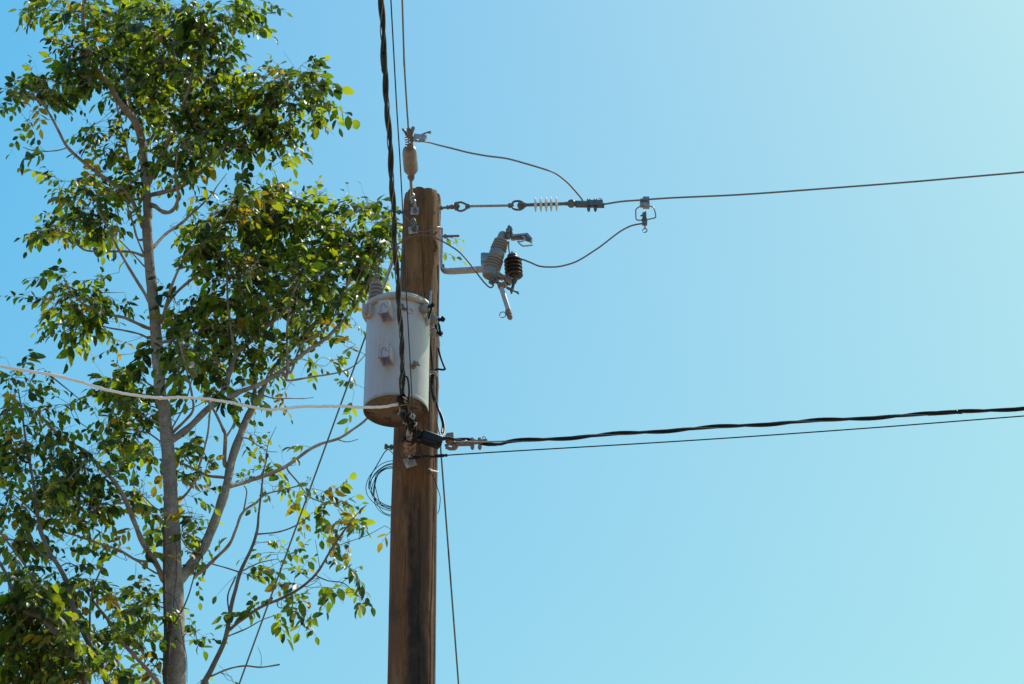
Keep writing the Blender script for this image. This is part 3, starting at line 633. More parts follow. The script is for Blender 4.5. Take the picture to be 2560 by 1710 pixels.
b = MB(); bar(b, Q_(742, 560), Q_(762, 500), .014, .014); b.lump(Q_(757, 535), V((.018, 0, 0)), V((0, .018, 0)), V((0, 0, .022)), .3, 3); b.lathe(Q_(752, 520), Q_(755, 482), [(0, 10 * k1), (.5, 12 * k1), (1, 7 * k1)], 10); b.tube([Q_(760, 540), Q_(785, 560), Q_(770, 585)], .006, 8); b.nut(Q_(745, 560), Q_(765, 575), .014); b.lump(Q_(748, 585), V((.014, 0, 0)), V((0, .02, 0)), V((0, 0, .03)), .2, 3)
b.build('top_contact', M['steel_dark'], cu)
b = MB(); P = [Q_(762, 576), Q_(935, 556), Q_(985, 612), Q_(935, 635), Q_(870, 606), Q_(770, 606)]
Pn = [p - V((0, .026, 0)) for p in P]
b.add([Q_(768, 572), Q_(935, 555), Q_(982, 608), Q_(968, 618), Q_(925, 575), Q_(780, 590)] + [p + V((0, .055, 0)) for p in (Q_(768, 572), Q_(935, 555), Q_(982, 608), Q_(968, 618), Q_(925, 575), Q_(780, 590))], [(0, 1, 2, 3, 4, 5)[::-1], (6, 7, 8, 9, 10, 11)] + [(i, (i + 1) % 6, 6 + (i + 1) % 6, 6 + i) for i in range(6)])
b.build('hood', M['galv'], cu)
b = MB(); bar(b, Q_(770, 600, 13.5), Q_(880, 612, 13.5), .012, .006); bar(b, Q_(870, 600, 13.5), Q_(955, 628, 13.5), .015, .008); bar(b, Q_(780, 588, 13.51), Q_(930, 585, 13.51), .006, .008); b.build('contact_arm', M['steel_dark'], cu)
b = MB(); b.tube(spline([Q_(885, 590), Q_(903, 600), Q_(905, 622), Q_(880, 640), Q_(842, 640), Q_(850, 655), Q_(880, 680), Q_(905, 685), Q_(985, 676)], 5), 8 * k1, 8); b.build('hook', M['galv_bright'], cu)
# lower hinge, fuse tube hanging open
b = MB(); b.lump(Q_(610, 1005, 13.46), V((.032, 0, 0)), V((0, .025, 0)), V((0, 0, .03)), .35, 8); bar(b, Q_(580, 1040), Q_(650, 960), .02, .008); bar(b, Q_(560, 1030), Q_(600, 1050), .014, .010); b.lump(Q_(740, 1030, 13.46), V((.02, 0, 0)), V((0, .018, 0)), V((0, 0, .028)), .4, 12)
b.tube([Q_(590, 990, 13.44), Q_(640, 1010, 13.44), Q_(600, 1050, 13.44)], .006, 8); b.nut(Q_(630, 1028, 13.43), Q_(650, 1035, 13.43), .012); b.tube([Q_(600, 1062, 13.45), Q_(570, 1040, 13.45), Q_(590, 1010, 13.45)], .006, 8); b.tube(spline([Q_(620, 1045), Q_(660, 1055), Q_(700, 1070), Q_(740, 1090), Q_(790, 1110)], 4), .005, 8)
b.build('hinge', M['steel_dark'], cu)
b = MB(); bar(b, Q_(640, 960, 13.44), Q_(690, 1000, 13.44), .015, .016); bar(b, Q_(700, 985, 13.44), Q_(770, 1060, 13.44), .012, .013); bar(b, Q_(650, 1085, 13.44), Q_(725, 1058, 13.44), .022, .014); b.lump(Q_(690, 990, 13.43), V((.018, 0, 0)), V((0, .014, 0)), V((0, 0, .02)), .3, 5); b.ring(Q_(680, 1070, 13.44), (.3, 0, 1), .024, .007, 20, 8); b.nut(Q_(690, 985, 13.42), Q_(712, 985, 13.42), .014)
b.tube([Q_(660, 1040, 13.44), Q_(665, 1080, 13.44)], .007, 8); b.tube([Q_(740, 985, 13.43), Q_(785, 1005, 13.43)], .006, 8)
b.build('trunnion', M['bronze'], cu)
b = MB(); b.lathe(Q_(674, 1080, 13.44), Q_(752, 1325, 13.44), [(0, 21 * k1), (.02, 23 * k1), (1, 23 * k1)], 20); ft = b.build('fuse_tube', M['tube'], cu)
b = MB(); b.lathe(Q_(743, 1310, 13.44), Q_(768, 1402, 13.44), [(0, 27 * k1), (.05, 29 * k1), (.5, 29 * k1), (.52, 22 * k1), (.6, 26 * k1), (.85, 26 * k1), (1, 14 * k1)], 16); b.build('tube_cap', M['rust'], ft)
b = MB(); b.ring(Q_(692, 1357, 13.44), (.15, 1, .1), 29 * k1, 4.5 * k1, 28, 8); b.tube([Q_(716, 1352, 13.44), Q_(745, 1345, 13.44)], 7 * k1, 8); b.build('pull_ring', M['steel_dark'], ft)
# arrester
ar = thing('surge_arrester', 'black ribbed surge arrester beside the tilted porcelain fuse cutout', 'surge arrester', Q_(785, 900))
p1 = at('B', 786, 770, 13.54); p0 = at('B', 806, 1030, 13.54)
prof = seg([(0, 22), (.03, 28), (.10, 30), (.11, 42), (.2, 45)])
for i in range(5): t0 = .19 + i * .138; prof += seg([(t0, 55), (t0 + .004, 82), (t0 + .02, 87), (t0 + .035, 84), (t0 + .075, 62), (t0 + .13, 55)])
prof += seg([(.9, 50), (.96, 47), (.985, 40), (1, 20)])
b = MB(); b.lathe(p0, p1, prof, 40); b.build('ribbed_housing', M['polymer_dark'], ar, ang=50)
b = MB(); b.lathe(p0.lerp(p1, .93), p0.lerp(p1, 1.04), [(0, 52 * k1), (.35, 50 * k1), (.4, 40 * k1), (.7, 36 * k1), (.75, 18 * k1), (1, 16 * k1)], 20); b.lathe(p1, Q_(783, 738, 13.54), [(0, 12 * k1), (.6, 14 * k1), (1, 8 * k1)], 8); b.tube(spline([Q_(780, 775, 13.52), Q_(765, 770, 13.52), Q_(752, 720, 13.52), Q_(750, 640, 13.52)], 5), .005, 8); b.build('top_terminal', M['galv'], ar)
b = MB(); b.lathe(Q_(808, 1000, 13.54), Q_(800, 1048, 13.54), [(0, 34 * k1), (.5, 30 * k1), (1, 22 * k1)], 16); b.lathe(Q_(800, 1040, 13.53), Q_(786, 1105, 13.53), [(0, 15 * k1), (1, 15 * k1)], 12); b.build('isolator', M['polymer_dark'], ar)
b = MB(); b.nut(Q_(784, 1095, 13.53), Q_(778, 1130, 13.53), 18 * k1); b.lathe(Q_(781, 1120, 13.53), Q_(776, 1150, 13.53), [(0, 12 * k1), (1, 9 * k1)], 10); b.tube(spline([Q_(730, 1098, 13.53), Q_(760, 1112, 13.53), Q_(800, 1125, 13.53), Q_(830, 1140, 13.53), Q_(850, 1156, 13.53)], 4), .0055, 8); b.tube([Q_(800, 1125, 13.53), Q_(848, 1136, 13.53)], .004, 6); b.build('ground_terminal', M['steel_dark'], ar)

# ------------------------------------------------------------------ lower clamp cluster
Y = 13.42
DP = lambda x, y, Y_=13.38: at('D', x, y, Y_)
kd = mpp(DP(900, 600)) / 4.355
sb = thing('splice_box', 'dark blue plastic splice box strapped across the front of the pole', 'splice box', DP(850, 600, 13.32))
c = DP(858, 596, 13.35); xa = (DP(975, 640, 13.38) - DP(745, 560, 13.32)).normalized(); ya = V((0, 1, 0)); ya = (ya - xa * ya.dot(xa)).normalized(); za = xa.cross(ya)
b = MB(); b.box(c, xa * (122 * kd), ya * .04, za * (52 * kd), .012); b.box(c - za * (62 * kd) + ya * (-.004), xa * (118 * kd), ya * .03, za * (12 * kd), .005); b.build('housing', M['box'], sb, ang=50)
b = MB(); b.box(c - xa * (150 * kd) - za * (0 * kd), xa * (30 * kd), ya * .028, za * (40 * kd), .008); b.tube([c - xa * (165 * kd) - za * .02, c + xa * (110 * kd) - za * (.031) - ya * .042], .004, 8); b.build('end_boot', M['black_tape'], sb)
b = MB(); b.box(c + xa * (120 * kd) + za * .028, xa * .012, ya * .02, za * .006, .002); b.build('latch', M['galv_bright'], sb)
lc = thing('dead_end_clamp', 'rusty brown dead-end clamp right of the dark blue splice box', 'wire clamp', DP(1070, 610, Y))
b = MB(); b.box(DP(1068, 600, Y), V((42 * kd, 0, 6 * kd)), V((0, .03, 0)), V((-4 * kd, 0, 58 * kd)), .007); b.lathe(DP(1015, 600, Y), DP(1035, 598, Y), [(0, 40 * kd), (1, 48 * kd)], 16); b.tube(spline([DP(1110, 655, Y), DP(1125, 640, Y), DP(1100, 700, Y), DP(1040, 690, Y), DP(1020, 660, Y)], 4), 15 * kd, 8); b.build('clevis', M['rust'], lc)
b = MB(); bar(b, DP(1130, 655, Y), DP(1330, 652, Y), .014, .010, .004); bar(b, DP(1300, 640, Y), DP(1475, 620, Y), .014, .010, .004); b.tube(spline([DP(1085, 650, Y), DP(1110, 700, Y), DP(1070, 712, Y), DP(1020, 690, Y)], 4), 14 * kd, 8); b.tube(spline([DP(1150, 645, Y), DP(1140, 690, Y), DP(1110, 712, Y), DP(1060, 700, Y)], 4), 14 * kd, 8); b.build('clamp_body', M['rust'], lc)
for q in (1312, 1392):
    b = MB(); b.lathe(DP(q, 715, Y), DP(q - 5, 590, Y), [(0, 12 * kd), (.1, 14 * kd), (.12, 22 * kd), (.35, 22 * kd), (.36, 12 * kd), (.8, 12 * kd), (.82, 20 * kd), (1, 20 * kd)], 6); b.build('u_bolt', M['rust'], lc)
b = MB(); b.ring(DP(1436, 588, Y), (0, 1, 0), 17 * kd, 4.5 * kd, 20, 8); b.tube([DP(1436, 605, Y), DP(1436, 630, Y)], 5 * kd, 8); b.build('ring', M['steel_dark'], lc)
b = MB(); b.tube(spline([DP(1130, 625, 13.39), DP(1180, 628, 13.38), DP(1230, 618, 13.38), DP(1270, 625, 13.39), DP(1480, 628, 13.4), DP(1742, 620, 13.40)], 5), .005, 8); tag(b.build('messenger_wire', M['galv_bright']), 'bright bare messenger wire gripped in the rusty lower clamp', 'power line')
cg = thing('cable_grip', 'small black tubular cable grip on the thin cable below the rusty clamp', 'cable grip', DP(970, 782, 13.40))
b = MB(); b.lathe(DP(900, 786, 13.40), DP(1038, 776, 13.41), [(0, 14 * kd), (.04, 19 * kd), (.75, 18 * kd), (.78, 12 * kd), (.84, 12 * kd), (.86, 18 * kd), (1, 16 * kd)], 14); b.build('sleeve', M['black_tape'], cg)
b = MB(); b.tube(spline([DP(900, 790, 13.40), DP(800, 785, 13.42), DP(720, 795, 13.44), DP(660, 790, 13.46), DP(618, 798, 13.46), DP(630, 812, 13.45), DP(720, 805, 13.43), DP(760, 790, 13.42)], 5), .0058, 8); b.tube(spline([DP(905, 795, 13.4), DP(860, 805, 13.44), DP(830, 830, 13.47), DP(820, 860, 13.49)], 5), .003, 6); b.build('wire_bail', M['black'], cg)
# clevis stack holding the twisted overhead cable: from the lower washer out towards the camera
zc = p3.z
def dz(x, y, k=0.): return atz('D', x, y, zc + k)
ck = thing('cable_dead_end', 'weathered shackle stack holding the overhead twisted cable at the lower washer', 'cable anchor', dz(625, 760))
b = MB()
for i, (xx, yy, r) in enumerate(((630, 770, 24), (612, 735, 30), (640, 700, 32), (618, 670, 36), (640, 640, 38), (625, 610, 30), (630, 580, 24))):
    b.lump(dz(xx, yy), V((r * kd * 1.25, 0, 0)), V((0, r * kd * 1.5, 0)), V((0, 0, r * kd * .8)), .3, i)
    b.ring(dz(xx, yy), (.2 + .3 * (i % 2), 1, .3), r * kd * 1.25, .0055, 18, 8)
for k in range(6): b.ring(dz(664, 640 + k * 18), (0, 1, 0.1), .013, .005, 14, 6)
b.tube([dz(664, 780), dz(664, 630)], .008, 8); b.build('shackle', M['rust'], ck)
b = MB(); b.lathe(dz(628, 580), dz(632, 500), [(0, .018), (.2, .022), (.3, .016), (.5, .021), (.8, .021), (1, .014)], 14); b.tube(spline([dz(620, 600), dz(600, 560), dz(610, 500), dz(640, 470)], 5), .006, 8); b.build('thimble', M['galv'], ck)
b = MB(); rc = random.Random(4)
for (x0, y0, x1, y1, bend) in ((555, 620, 600, 560, 10), (560, 600, 640, 560, 0), (600, 590, 690, 600, 15), (690, 600, 720, 560, -8), (600, 560, 560, 590, 8), (650, 610, 740, 650, 10), (640, 560, 700, 520, 5)):
    b.tube(spline([dz(x0, y0), dz((x0 + x1) / 2 + bend, (y0 + y1) / 2 - bend, .01), dz(x1, y1)], 5), .0075, 8)
b.lump(dz(640, 590), V((.032, 0, 0)), V((0, .06, 0)), V((0, 0, .022)), .4, 21)
b.build('tape_wrap', M['black_tape'], ck)
bz = lambda x, y, k=0.: atz('D', x, y, ZT - .02 + k)
cb = thing('cable_splice', 'tangle of black spliced cable ends in front of the tank base', 'cable splice', bz(580, 300))
b = MB()
for i, q in enumerate(([(545, 150), (560, 60), (585, -20), (600, -60)], )): pass
for q in ([(590, 200), (605, 290), (580, 360), (565, 400)], [(585, 210), (600, 270), (590, 360), (600, 420), (640, 470), (655, 520)], [(575, 220), (590, 320), (560, 380)], [(600, 330), (640, 370), (665, 430), (660, 500)], [(625, 320), (660, 400), (690, 440), (690, 510)], [(655, 360), (670, 420), (650, 480), (640, 560)], [(600, 400), (590, 450), (595, 520), (600, 560)], [(610, 420), (630, 460), (660, 480)]):
    b.tube(spline([bz(x_, y_, rc.uniform(-.015, .015)) for x_, y_ in q], 6), rc.uniform(.0055, .0085), 8)
b.build('cable_end', M['black'], cb)
b = MB()
for x_, y_ in ((570, 408), (640, 335), (668, 360), (690, 440), (600, 415), (655, 345)):
    p = bz(x_, y_); b.lathe(p - V((.004, 0, .012)), p + V((.006, .01, .018)), [(0, .007), (.3, .0085), (1, .006)], 10)
for q in ([(615, 340), (640, 370), (650, 400), (660, 470)], [(600, 330), (620, 420), (670, 450)], [(690, 450), (692, 500), (690, 525)]): b.tube(spline([bz(x_, y_, .02) for x_, y_ in q], 5), .004, 6)
b.build('connector', M['galv'], cb)
b = MB(); b.lathe(bz(612, 400), bz(632, 480), [(0, .012), (.1, .017), (.5, .015), (.9, .018), (1, .012)], 14); b.lathe(bz(628, 470), bz(648, 560), [(0, .012), (.15, .019), (.6, .016), (.9, .018), (1, .012)], 14)
for k in range(9):
    x0, y0 = 575 + k * 11, 260 + k * 36; b.tube(spline([bz(x0 - 22 + 12 * (k % 3), y0 - 30, rc.uniform(-.03, .02)), bz(x0 + 12, y0 + 10, rc.uniform(-.03, .02)), bz(x0 - 6 + 14 * (k % 2), y0 + 62, rc.uniform(-.03, .02))], 5), rc.uniform(.005, .0075), 7)
b.lump(bz(592, 345), V((.016, 0, 0)), V((0, .04, 0)), V((0, 0, .013)), .5, 36); b.build('tape_wrap', M['black_tape'], cb)
cl = thing('service_clamp', 'black taped clamp gripping the white service cable under the transformer', 'wire clamp', bz(545, 190))
b = MB(); b.lump(bz(540, 175), V((.030, 0, 0)), V((0, .05, 0)), V((0, 0, .025)), .4, 41); b.lump(bz(575, 170), V((.022, 0, 0)), V((0, .04, 0)), V((0, 0, .02)), .4, 43); b.lump(bz(545, 225), V((.022, 0, 0)), V((0, .04, 0)), V((0, 0, .014)), .4, 44)
b.tube(spline([bz(500, 140), bz(520, 160), bz(545, 190), bz(590, 205)], 5), .007, 8); b.build('taped_body', M['black_tape'], cl)
b = MB()
for q in ([(585, 135), (590, 165), (570, 190), (600, 200)], [(555, 140), (580, 160), (605, 165)], [(530, 235), (560, 225), (590, 220)], [(520, 250), (518, 300), (508, 328), (498, 322)]): b.tube(spline([bz(x_, y_, -.025) for x_, y_ in q], 5), .0035, 6)
b.build('wire_tail', M['galv'], cl)
b = MB(); b.tube(spline([bz(x_, y_) for x_, y_ in ((600, 205), (618, 150), (622, 60), (612, -30), (600, -75), (585, -85))], 6), .0062, 8); b.tube(spline([bz(x_, y_) for x_, y_ in ((545, 150), (530, 90), (523, 0), (524, -60), (540, -130))], 6), .0062, 8)
tag(b.build('bent_cable', M['black']), 'black cable loop split from the twisted cable in front of the tank', 'power cable')
b = MB(); b.lathe(bz(520, 340, -.0), bz(610, 335, 0), [(0, .010), (.2, .022), (.6, .022), (1, .012)], 16); b.lump(bz(560, 340), V((.022, 0, 0)), V((0, .03, 0)), V((0, 0, .022)), .15, 3); tag(b.build('drop_clamp', M['box']), 'small dark blue drop wire clamp under the tank base', 'wire clamp')
#@@BEGIN
# ------------------------------------------------------------------ trees
def leaf_mesh(name, mat, parent, leaves):
    """leaves: list of (base point, direction, side normal, length, width, age); each is a folded, drooping blade"""
    n = len(leaves)
    st = np.array([.2, .46, .76]); wd = np.array([.80, 1.0, .56])
    Pb = np.array([tuple(l[0]) for l in leaves]); D = np.array([tuple(l[1]) for l in leaves]); U = np.array([tuple(l[2]) for l in leaves])
    L = np.array([l[3] for l in leaves])[:, None]; W = np.array([l[4] for l in leaves])[:, None]
    D /= np.linalg.norm(D, axis=1, keepdims=True); U -= D * (U * D).sum(1, keepdims=True); U /= np.linalg.norm(U, axis=1, keepdims=True) + 1e-9
    S = np.cross(D, U); cu = rng.uniform(-.04, .38, (n, 1)); fo = rng.uniform(.0, .55, (n, 1)); tw = rng.normal(0, .4, (n, 1))
    vs = np.zeros((n, 11, 3)); vs[:, 0] = Pb
    for j in range(3):
        t = st[j]; c = Pb + D * L * t - U * L * cu * t * t; Sj = S + U * tw * t
        for q, sg in ((0, -1), (1, 0), (2, 1)):
            vs[:, 1 + j * 3 + q] = c + (Sj * sg * wd[j] * W * .5 + U * fo * abs(sg) * wd[j] * W * .5)
    vs[:, 10] = Pb + D * L * (1 - .08) - U * L * cu * 1.05
    base = [(0, 2, 1), (0, 3, 2), (1, 2, 5, 4), (2, 3, 6, 5), (4, 5, 8, 7), (5, 6, 9, 8), (7, 8, 10), (8, 9, 10)]
    fs = [tuple(i * 11 + k for k in f) for i in range(n) for f in base]
    o0 = np.array(parent['_o']); me = bpy.data.meshes.new(name); me.from_pydata((vs.reshape(-1, 3) - o0).tolist(), [], fs)
    at_ = me.attributes.new('leaf_age', 'FLOAT', 'POINT'); at_.data.foreach_set('value', np.repeat(np.array([l[5] for l in leaves]), 11).astype(np.float32))
    me.materials.append(mat); me.shade_smooth(); me.update()
    o = bpy.data.objects.new(name, me); C.objects.link(o); o.parent = parent; o['_o'] = parent['_o']; return o
class Tree:
    def __init__(s, name, label, crop_pts, Y0, widths, bark, foot_dx=0.):
        """crop_pts: trunk axis from the bottom of the frame upwards; widths in photo pixels"""
        P = [at(c, x, y, Y0 + (dy[0] if dy else 0)) for c, x, y, *dy in crop_pts]
        foot = V((P[0].x + foot_dx, P[0].y, 0)); s.Y0 = Y0; s.foot = foot; s.bark = bark
        s.root = thing(name, label, 'tree', foot)
        sp = spline(P, 6); W = np.interp(np.linspace(0, 1, len(sp)), np.linspace(0, 1, len(widths)), widths)
        rad = [float(w) * .5 * mpp(p) for w, p in zip(W, sp)]
        low = [foot.lerp(sp[0], (k / 10)) for k in range(10)]; rl = [rad[0] * (1.55 - .55 * (k / 10)) for k in range(10)]; rl[0] *= 1.25
        rs = random.Random(len(label)); ph = [rs.uniform(0, 6) for _ in range(6)]
        b = MB(); b.tube(low + sp, rl + rad, 20, rfun=lambda i, k, a: 1 + .035 * math.sin(2 * a + i * .5 + ph[0]) + .03 * math.sin(3 * a - i * .9 + ph[1]) + .02 * math.sin(i * 1.7 + ph[2]))
        b.build('trunk', bark, s.root, ang=80)
        s.np_ = [tuple(p) for p in sp]; s.nu = [s.uv(p) for p in sp]; s.leaves = []; s.tw = MB(); s.br = {}
        s.lim = []
    def uv(s, p):
        d = V(p) - CAM; k = FL / d.dot(FW); return (1280 + d.x * k, 855 - d.dot(UP) * k)
    def near_px(s, u, v):
        A = np.array(s.nu); d = ((A - (u, v)) ** 2).sum(1); i = int(d.argmin()); return i, math.sqrt(d[i])
    def limb(s, crop, pts, w0, w1, dy=0., name='branch', mat=None):
        u, v = px(crop, *pts[0]); i, dist = s.near_px(u, v); Y = s.np_[i][1]
        P = [at(crop, x, y, Y + dy * (k / (len(pts) - 1)) ** .8) for k, (x, y) in enumerate(pts)]
        if dist < 45: P = [V(s.np_[i])] + P
        sp = spline(P, 5); r0, r1 = w0 * .5 * mpp(P[0]), w1 * .5 * mpp(P[-1]); m = len(sp); ph = random.uniform(0, 6)
        rad = [r0 + (r1 - r0) * (k / (m - 1)) for k in range(m)]
        for k in range(min(4, m)): rad[k] *= 1 + .30 * (1 - k / 4)
        b = MB(); b.tube(sp, rad, 10, rfun=lambda i, k, a: 1 + .07 * math.sin(i * 1.3 + ph) + .05 * math.sin(2 * a + i * .7))
        b.build(name, mat or s.bark, s.root, ang=80)
        s.np_ += [tuple(p) for p in sp]; s.nu += [s.uv(p) for p in sp]
    def blobs(s, crop, L, dens=1., age=(.0, .3), size=1., depth=.45, cnt=(5, 9)):
        sc = CROP[crop][2]
        for bl in L:
            x, y, rx, ry = bl[:4]; k = bl[4] if len(bl) > 4 else 1.; ag = bl[5] if len(bl) > 5 else age
            area = PI * rx * ry / sc / sc; n = max(1, int(round(area * (1.06 if k >= 1 else k * .85) * dens / 400 + random.uniform(-.4, .4))))
            for _ in range(n):
                a = random.uniform(0, 2 * PI); r = math.sqrt(random.random()) * (.93 if random.random() < .94 else 1.22)
                u, v = px(crop, x + math.cos(a) * r * rx, y + math.sin(a) * r * ry)
                i, _d = s.near_px(u, v); dd = min(depth, .10 + _d * .0035); Y = s.np_[i][1] + random.gauss(.45 * dd, .8 * dd)
                s.lim.append((PY(u, v, Y), ag, size, cnt))
    def grow(s, twig=.0045):
        N = np.array(s.np_); order = []
        for q in s.lim:
            d = ((N - np.array(tuple(q[0]))) ** 2).sum(1).min(); order.append((d, random.random(), q))
        order.sort(key=lambda t: t[:2]); nodes = [np.array(p) for p in s.np_]; arr = np.zeros((len(nodes) + len(order) * 5 + 8, 3)); arr[:len(nodes)] = nodes; m = len(nodes)
        for d, _, (p, ag, size, cnt) in order:
            pv = np.array(tuple(p)); dd = ((arr[:m] - pv) ** 2).sum(1); j = int(dd.argmin()); q = V(arr[j]); L = (p - q).length
            dr = (p - q).normalized() if L > 1e-3 else V((0, 0, 1))
            mid = q.lerp(p, .5) + V((random.gauss(0, .08), random.gauss(0, .08), random.gauss(.05, .05))) * L
            r0 = min(.010, .0024 + .0085 * L) * (twig / .0045)
            s.q0 = q; s.r0 = r0
            for _k in range(1 if random.random() < .65 else 2):
                for w_ in s.spray(p, dr, ag, size, cnt): 
                    if m < len(arr): arr[m] = tuple(w_); m += 1
        if s.tw.v: s.tw.build('twigs', s.bark, s.root, ang=80)
        if s.leaves: leaf_mesh('foliage', M['leaf'], s.root, s.leaves)
    def spray(s, p, dr, ag, size, cnt):
        h = V((dr.x + random.gauss(0, .55), dr.y + random.gauss(0, .55), dr.z * .6 + random.gauss(-.05, .35)))
        h = h.normalized() if h.length > .05 else V((1, 0, 0))
        n = random.randint(*cnt); RL_ = (.036 * n + random.uniform(.03, .10)) * size; up = V((random.gauss(0, .3), random.gauss(0, .3), 1))
        p = p - h * (RL_ * .32); s.tw.tube(spline([s.q0, s.q0.lerp(p, .55) + V((random.gauss(0, .05), random.gauss(0, .05), random.gauss(.02, .04))) * (p - s.q0).length, p], 3), (s.r0, .0016), 5, caps=False); side = h.cross(up).normalized(); up = side.cross(h).normalized(); droop = random.uniform(.15, .9); pts = []
        for k in range(5): t = k / 4; pts.append(p + h * (RL_ * t) - V((0, 0, 1)) * (RL_ * droop * .5 * t * t))
        s.tw.tube(pts, (.0022, .0011), 4, caps=False)
        lsz = random.choice((.7, .82, .95, 1., 1.08, 1.22, 1.5)); base_age = random.uniform(*ag); old = random.random() < .045
        for i in range(n):
            t = .28 + .72 * (i + .5) / n if i < n - 1 else 1.; k = min(3, int(t * 4)); f = t * 4 - k; b0 = pts[k].lerp(pts[k + 1], f); d = (pts[k + 1] - pts[k]).normalized()
            sg = 1 if i % 2 else -1
            ld = d * random.uniform(.35, .8) + side * sg * random.uniform(.6, 1.1) + up * random.gauss(0, .25) - V((0, 0, random.uniform(.1, 1.0)))
            if i == n - 1: ld = d + V((random.gauss(0, .2), random.gauss(0, .2), -.35))
            nu = up + V((random.gauss(0, .45), random.gauss(0, .45), random.gauss(0, .3)))
            L = size * lsz * random.uniform(.072, .116) * (1 - .18 * abs(t - .65)); age = (base_age if (base_age < .55 or random.random() < .55) else random.uniform(.1, .45)) + random.uniform(-.1, .15)
            if old or random.random() < .015: age = random.uniform(.62, 1.)
            s.leaves.append((b0, ld, nu, L, L * random.uniform(.38, .58), age))
        if random.random() < .32:                       # long bare leaf stalks, some still carrying one leaf
            for _ in range(random.randint(1, 3)):
                d = V((random.gauss(0, .7), random.gauss(0, .7), random.gauss(.25, .5))); d = d.normalized() * random.uniform(.10, .26)
                q = pts[random.choice((0, 1, 2))]; e = q + d; mid = q.lerp(e, .5) + V((0, 0, .012)); s.tw.tube([q, mid, e], (.0018, .0011), 4, caps=False)
                if random.random() < .6:
                    L = size * random.uniform(.06, .10); s.leaves.append((e, d + V((0, 0, -.16)), V((random.gauss(0, .5), random.gauss(0, .5), 1)), L, L * random.uniform(.4, .55), base_age + random.uniform(0, .3)))
        return pts[0], pts[2]

# --- the big tree
main = Tree('broadleaf_tree', 'tall pale trunked tree with a leafy crown behind the transformer',
    [('T4', 970, 1600), ('T4', 970, 1400), ('T4', 965, 1200), ('T4', 960, 1000), ('T4', 955, 800), ('T4', 945, 600), ('T4', 935, 400), ('T4', 920, 200), ('T4', 903, 30), ('T2', 1085, 1200), ('T2', 1075, 1050), ('T2', 1060, 850), ('T2', 1048, 680), ('T2', 1033, 520), ('T2', 1014, 330), ('T2', 1000, 150), ('T2', 992, 10), ('T1', 965, 1400), ('T1', 958, 1290), ('T1', 948, 1180), ('T1', 940, 1050), ('T1', 925, 920), ('T1', 890, 810, -.1), ('T1', 840, 740, -.2), ('T1', 780, 670, -.3), ('T1', 740, 600, -.35), ('T1', 690, 520, -.4), ('T1', 620, 440, -.5), ('T1', 575, 360, -.6), ('T1', 550, 220, -.7), ('T1', 540, 100, -.8), ('T1', 560, -120, -.9), ('T1', 600, -350, -1)],
    18.6, [50, 49, 48, 46, 40, 37, 34, 32, 31, 31, 30, 29, 28, 27, 26, 25, 24, 23, 22, 21, 20, 20, 19, 18, 15, 14, 13, 12, 11, 10, 9, 7, 4], M['bark'], .15)
LM = main.limb
LM('T1', [(895, 830), (870, 750), (845, 650), (820, 500), (790, 380), (745, 250), (700, 120), (685, 20), (680, -120)], 11, 5, .6)
LM('T1', [(980, 1272), (1080, 1250), (1180, 1220), (1280, 1140), (1380, 1060), (1470, 950), (1530, 860), (1680, 770), (1850, 660), (1960, 560)], 13, 3, -.5)
LM('T1', [(985, 1335), (1020, 1350), (1060, 1380), (1110, 1382), (1150, 1335), (1162, 1260), (1142, 1160), (1150, 1080), (1160, 960)], 14, 4, -.9)
LM('T1', [(968, 1210), (1030, 1060), (1100, 920), (1150, 800), (1210, 640), (1242, 540), (1255, 440), (1300, 300), (1330, 150), (1380, 20)], 12, 4, -.7)
LM('T1', [(1242, 540), (1200, 460), (1160, 390), (1130, 320), (1100, 180)], 6, 3, .3)
LM('T1', [(955, 960), (1000, 880), (1060, 760), (1150, 640), (1180, 500), (1190, 320)], 9, 4, .6)
LM('T1', [(935, 1480), (900, 1390), (850, 1290), (800, 1235), (690, 1165), (560, 1070), (440, 960), (380, 850), (320, 740), (250, 650), (170, 600)], 13, 4, -.4)
LM('T1', [(932, 1296), (800, 1305), (700, 1300), (620, 1270), (520, 1200)], 7, 3, .4)
LM('T1', [(900, 1560), (870, 1460), (838, 1370), (815, 1290), (700, 1180)], 6, 3, -.6)
LM('T1', [(850, 1290), (850, 1160), (820, 930), (782, 780), (745, 600), (735, 480)], 6, 3.5, -.3)
LM('T1', [(430, 965), (370, 982), (240, 988), (150, 960)], 4, 2, .2)
LM('T1', [(880, 1180), (910, 1060), (935, 960)], 4, 3, -.1)
LM('T2', [(1030, 190), (1120, 95), (1240, 10), (1330, -80)], 9, 6, .5)
LM('T1', [(1280, 1370), (1380, 1270), (1415, 1215), (1480, 1130)], 6, 1.6, .1)
LM('T2', [(1050, 690), (1032, 605), (980, 500), (900, 370), (830, 250), (760, 120), (700, 0), (655, -80)], 11, 4, -.5)
LM('T2', [(968, 242), (880, 215), (700, 212), (580, 205), (500, 150), (400, 80), (300, 40)], 8, 3, .5)
LM('T2', [(985, 322), (900, 230), (780, 110), (700, 60)], 5, 2.5, .7)
LM('T2', [(980, 250), (930, 130), (890, 0), (850, -80)], 6, 3, -.3)
LM('T2', [(1005, 732), (930, 700), (840, 660), (740, 640), (620, 605), (540, 550), (480, 480), (430, 390)], 10, 3, -.5)
LM('T2', [(1010, 800), (940, 770), (830, 745), (720, 725), (640, 690), (560, 640), (480, 600)], 6, 2.5, .3)
LM('T2', [(1040, 1130), (960, 1080), (880, 1040), (800, 1010)], 6, 2, .6)
LM('T2', [(1070, 1370), (980, 1330), (900, 1290), (820, 1250), (740, 1200)], 6, 2, .5)
LM('T2', [(1090, 1500), (1000, 1440), (900, 1420), (800, 1400)], 6, 2, .7)
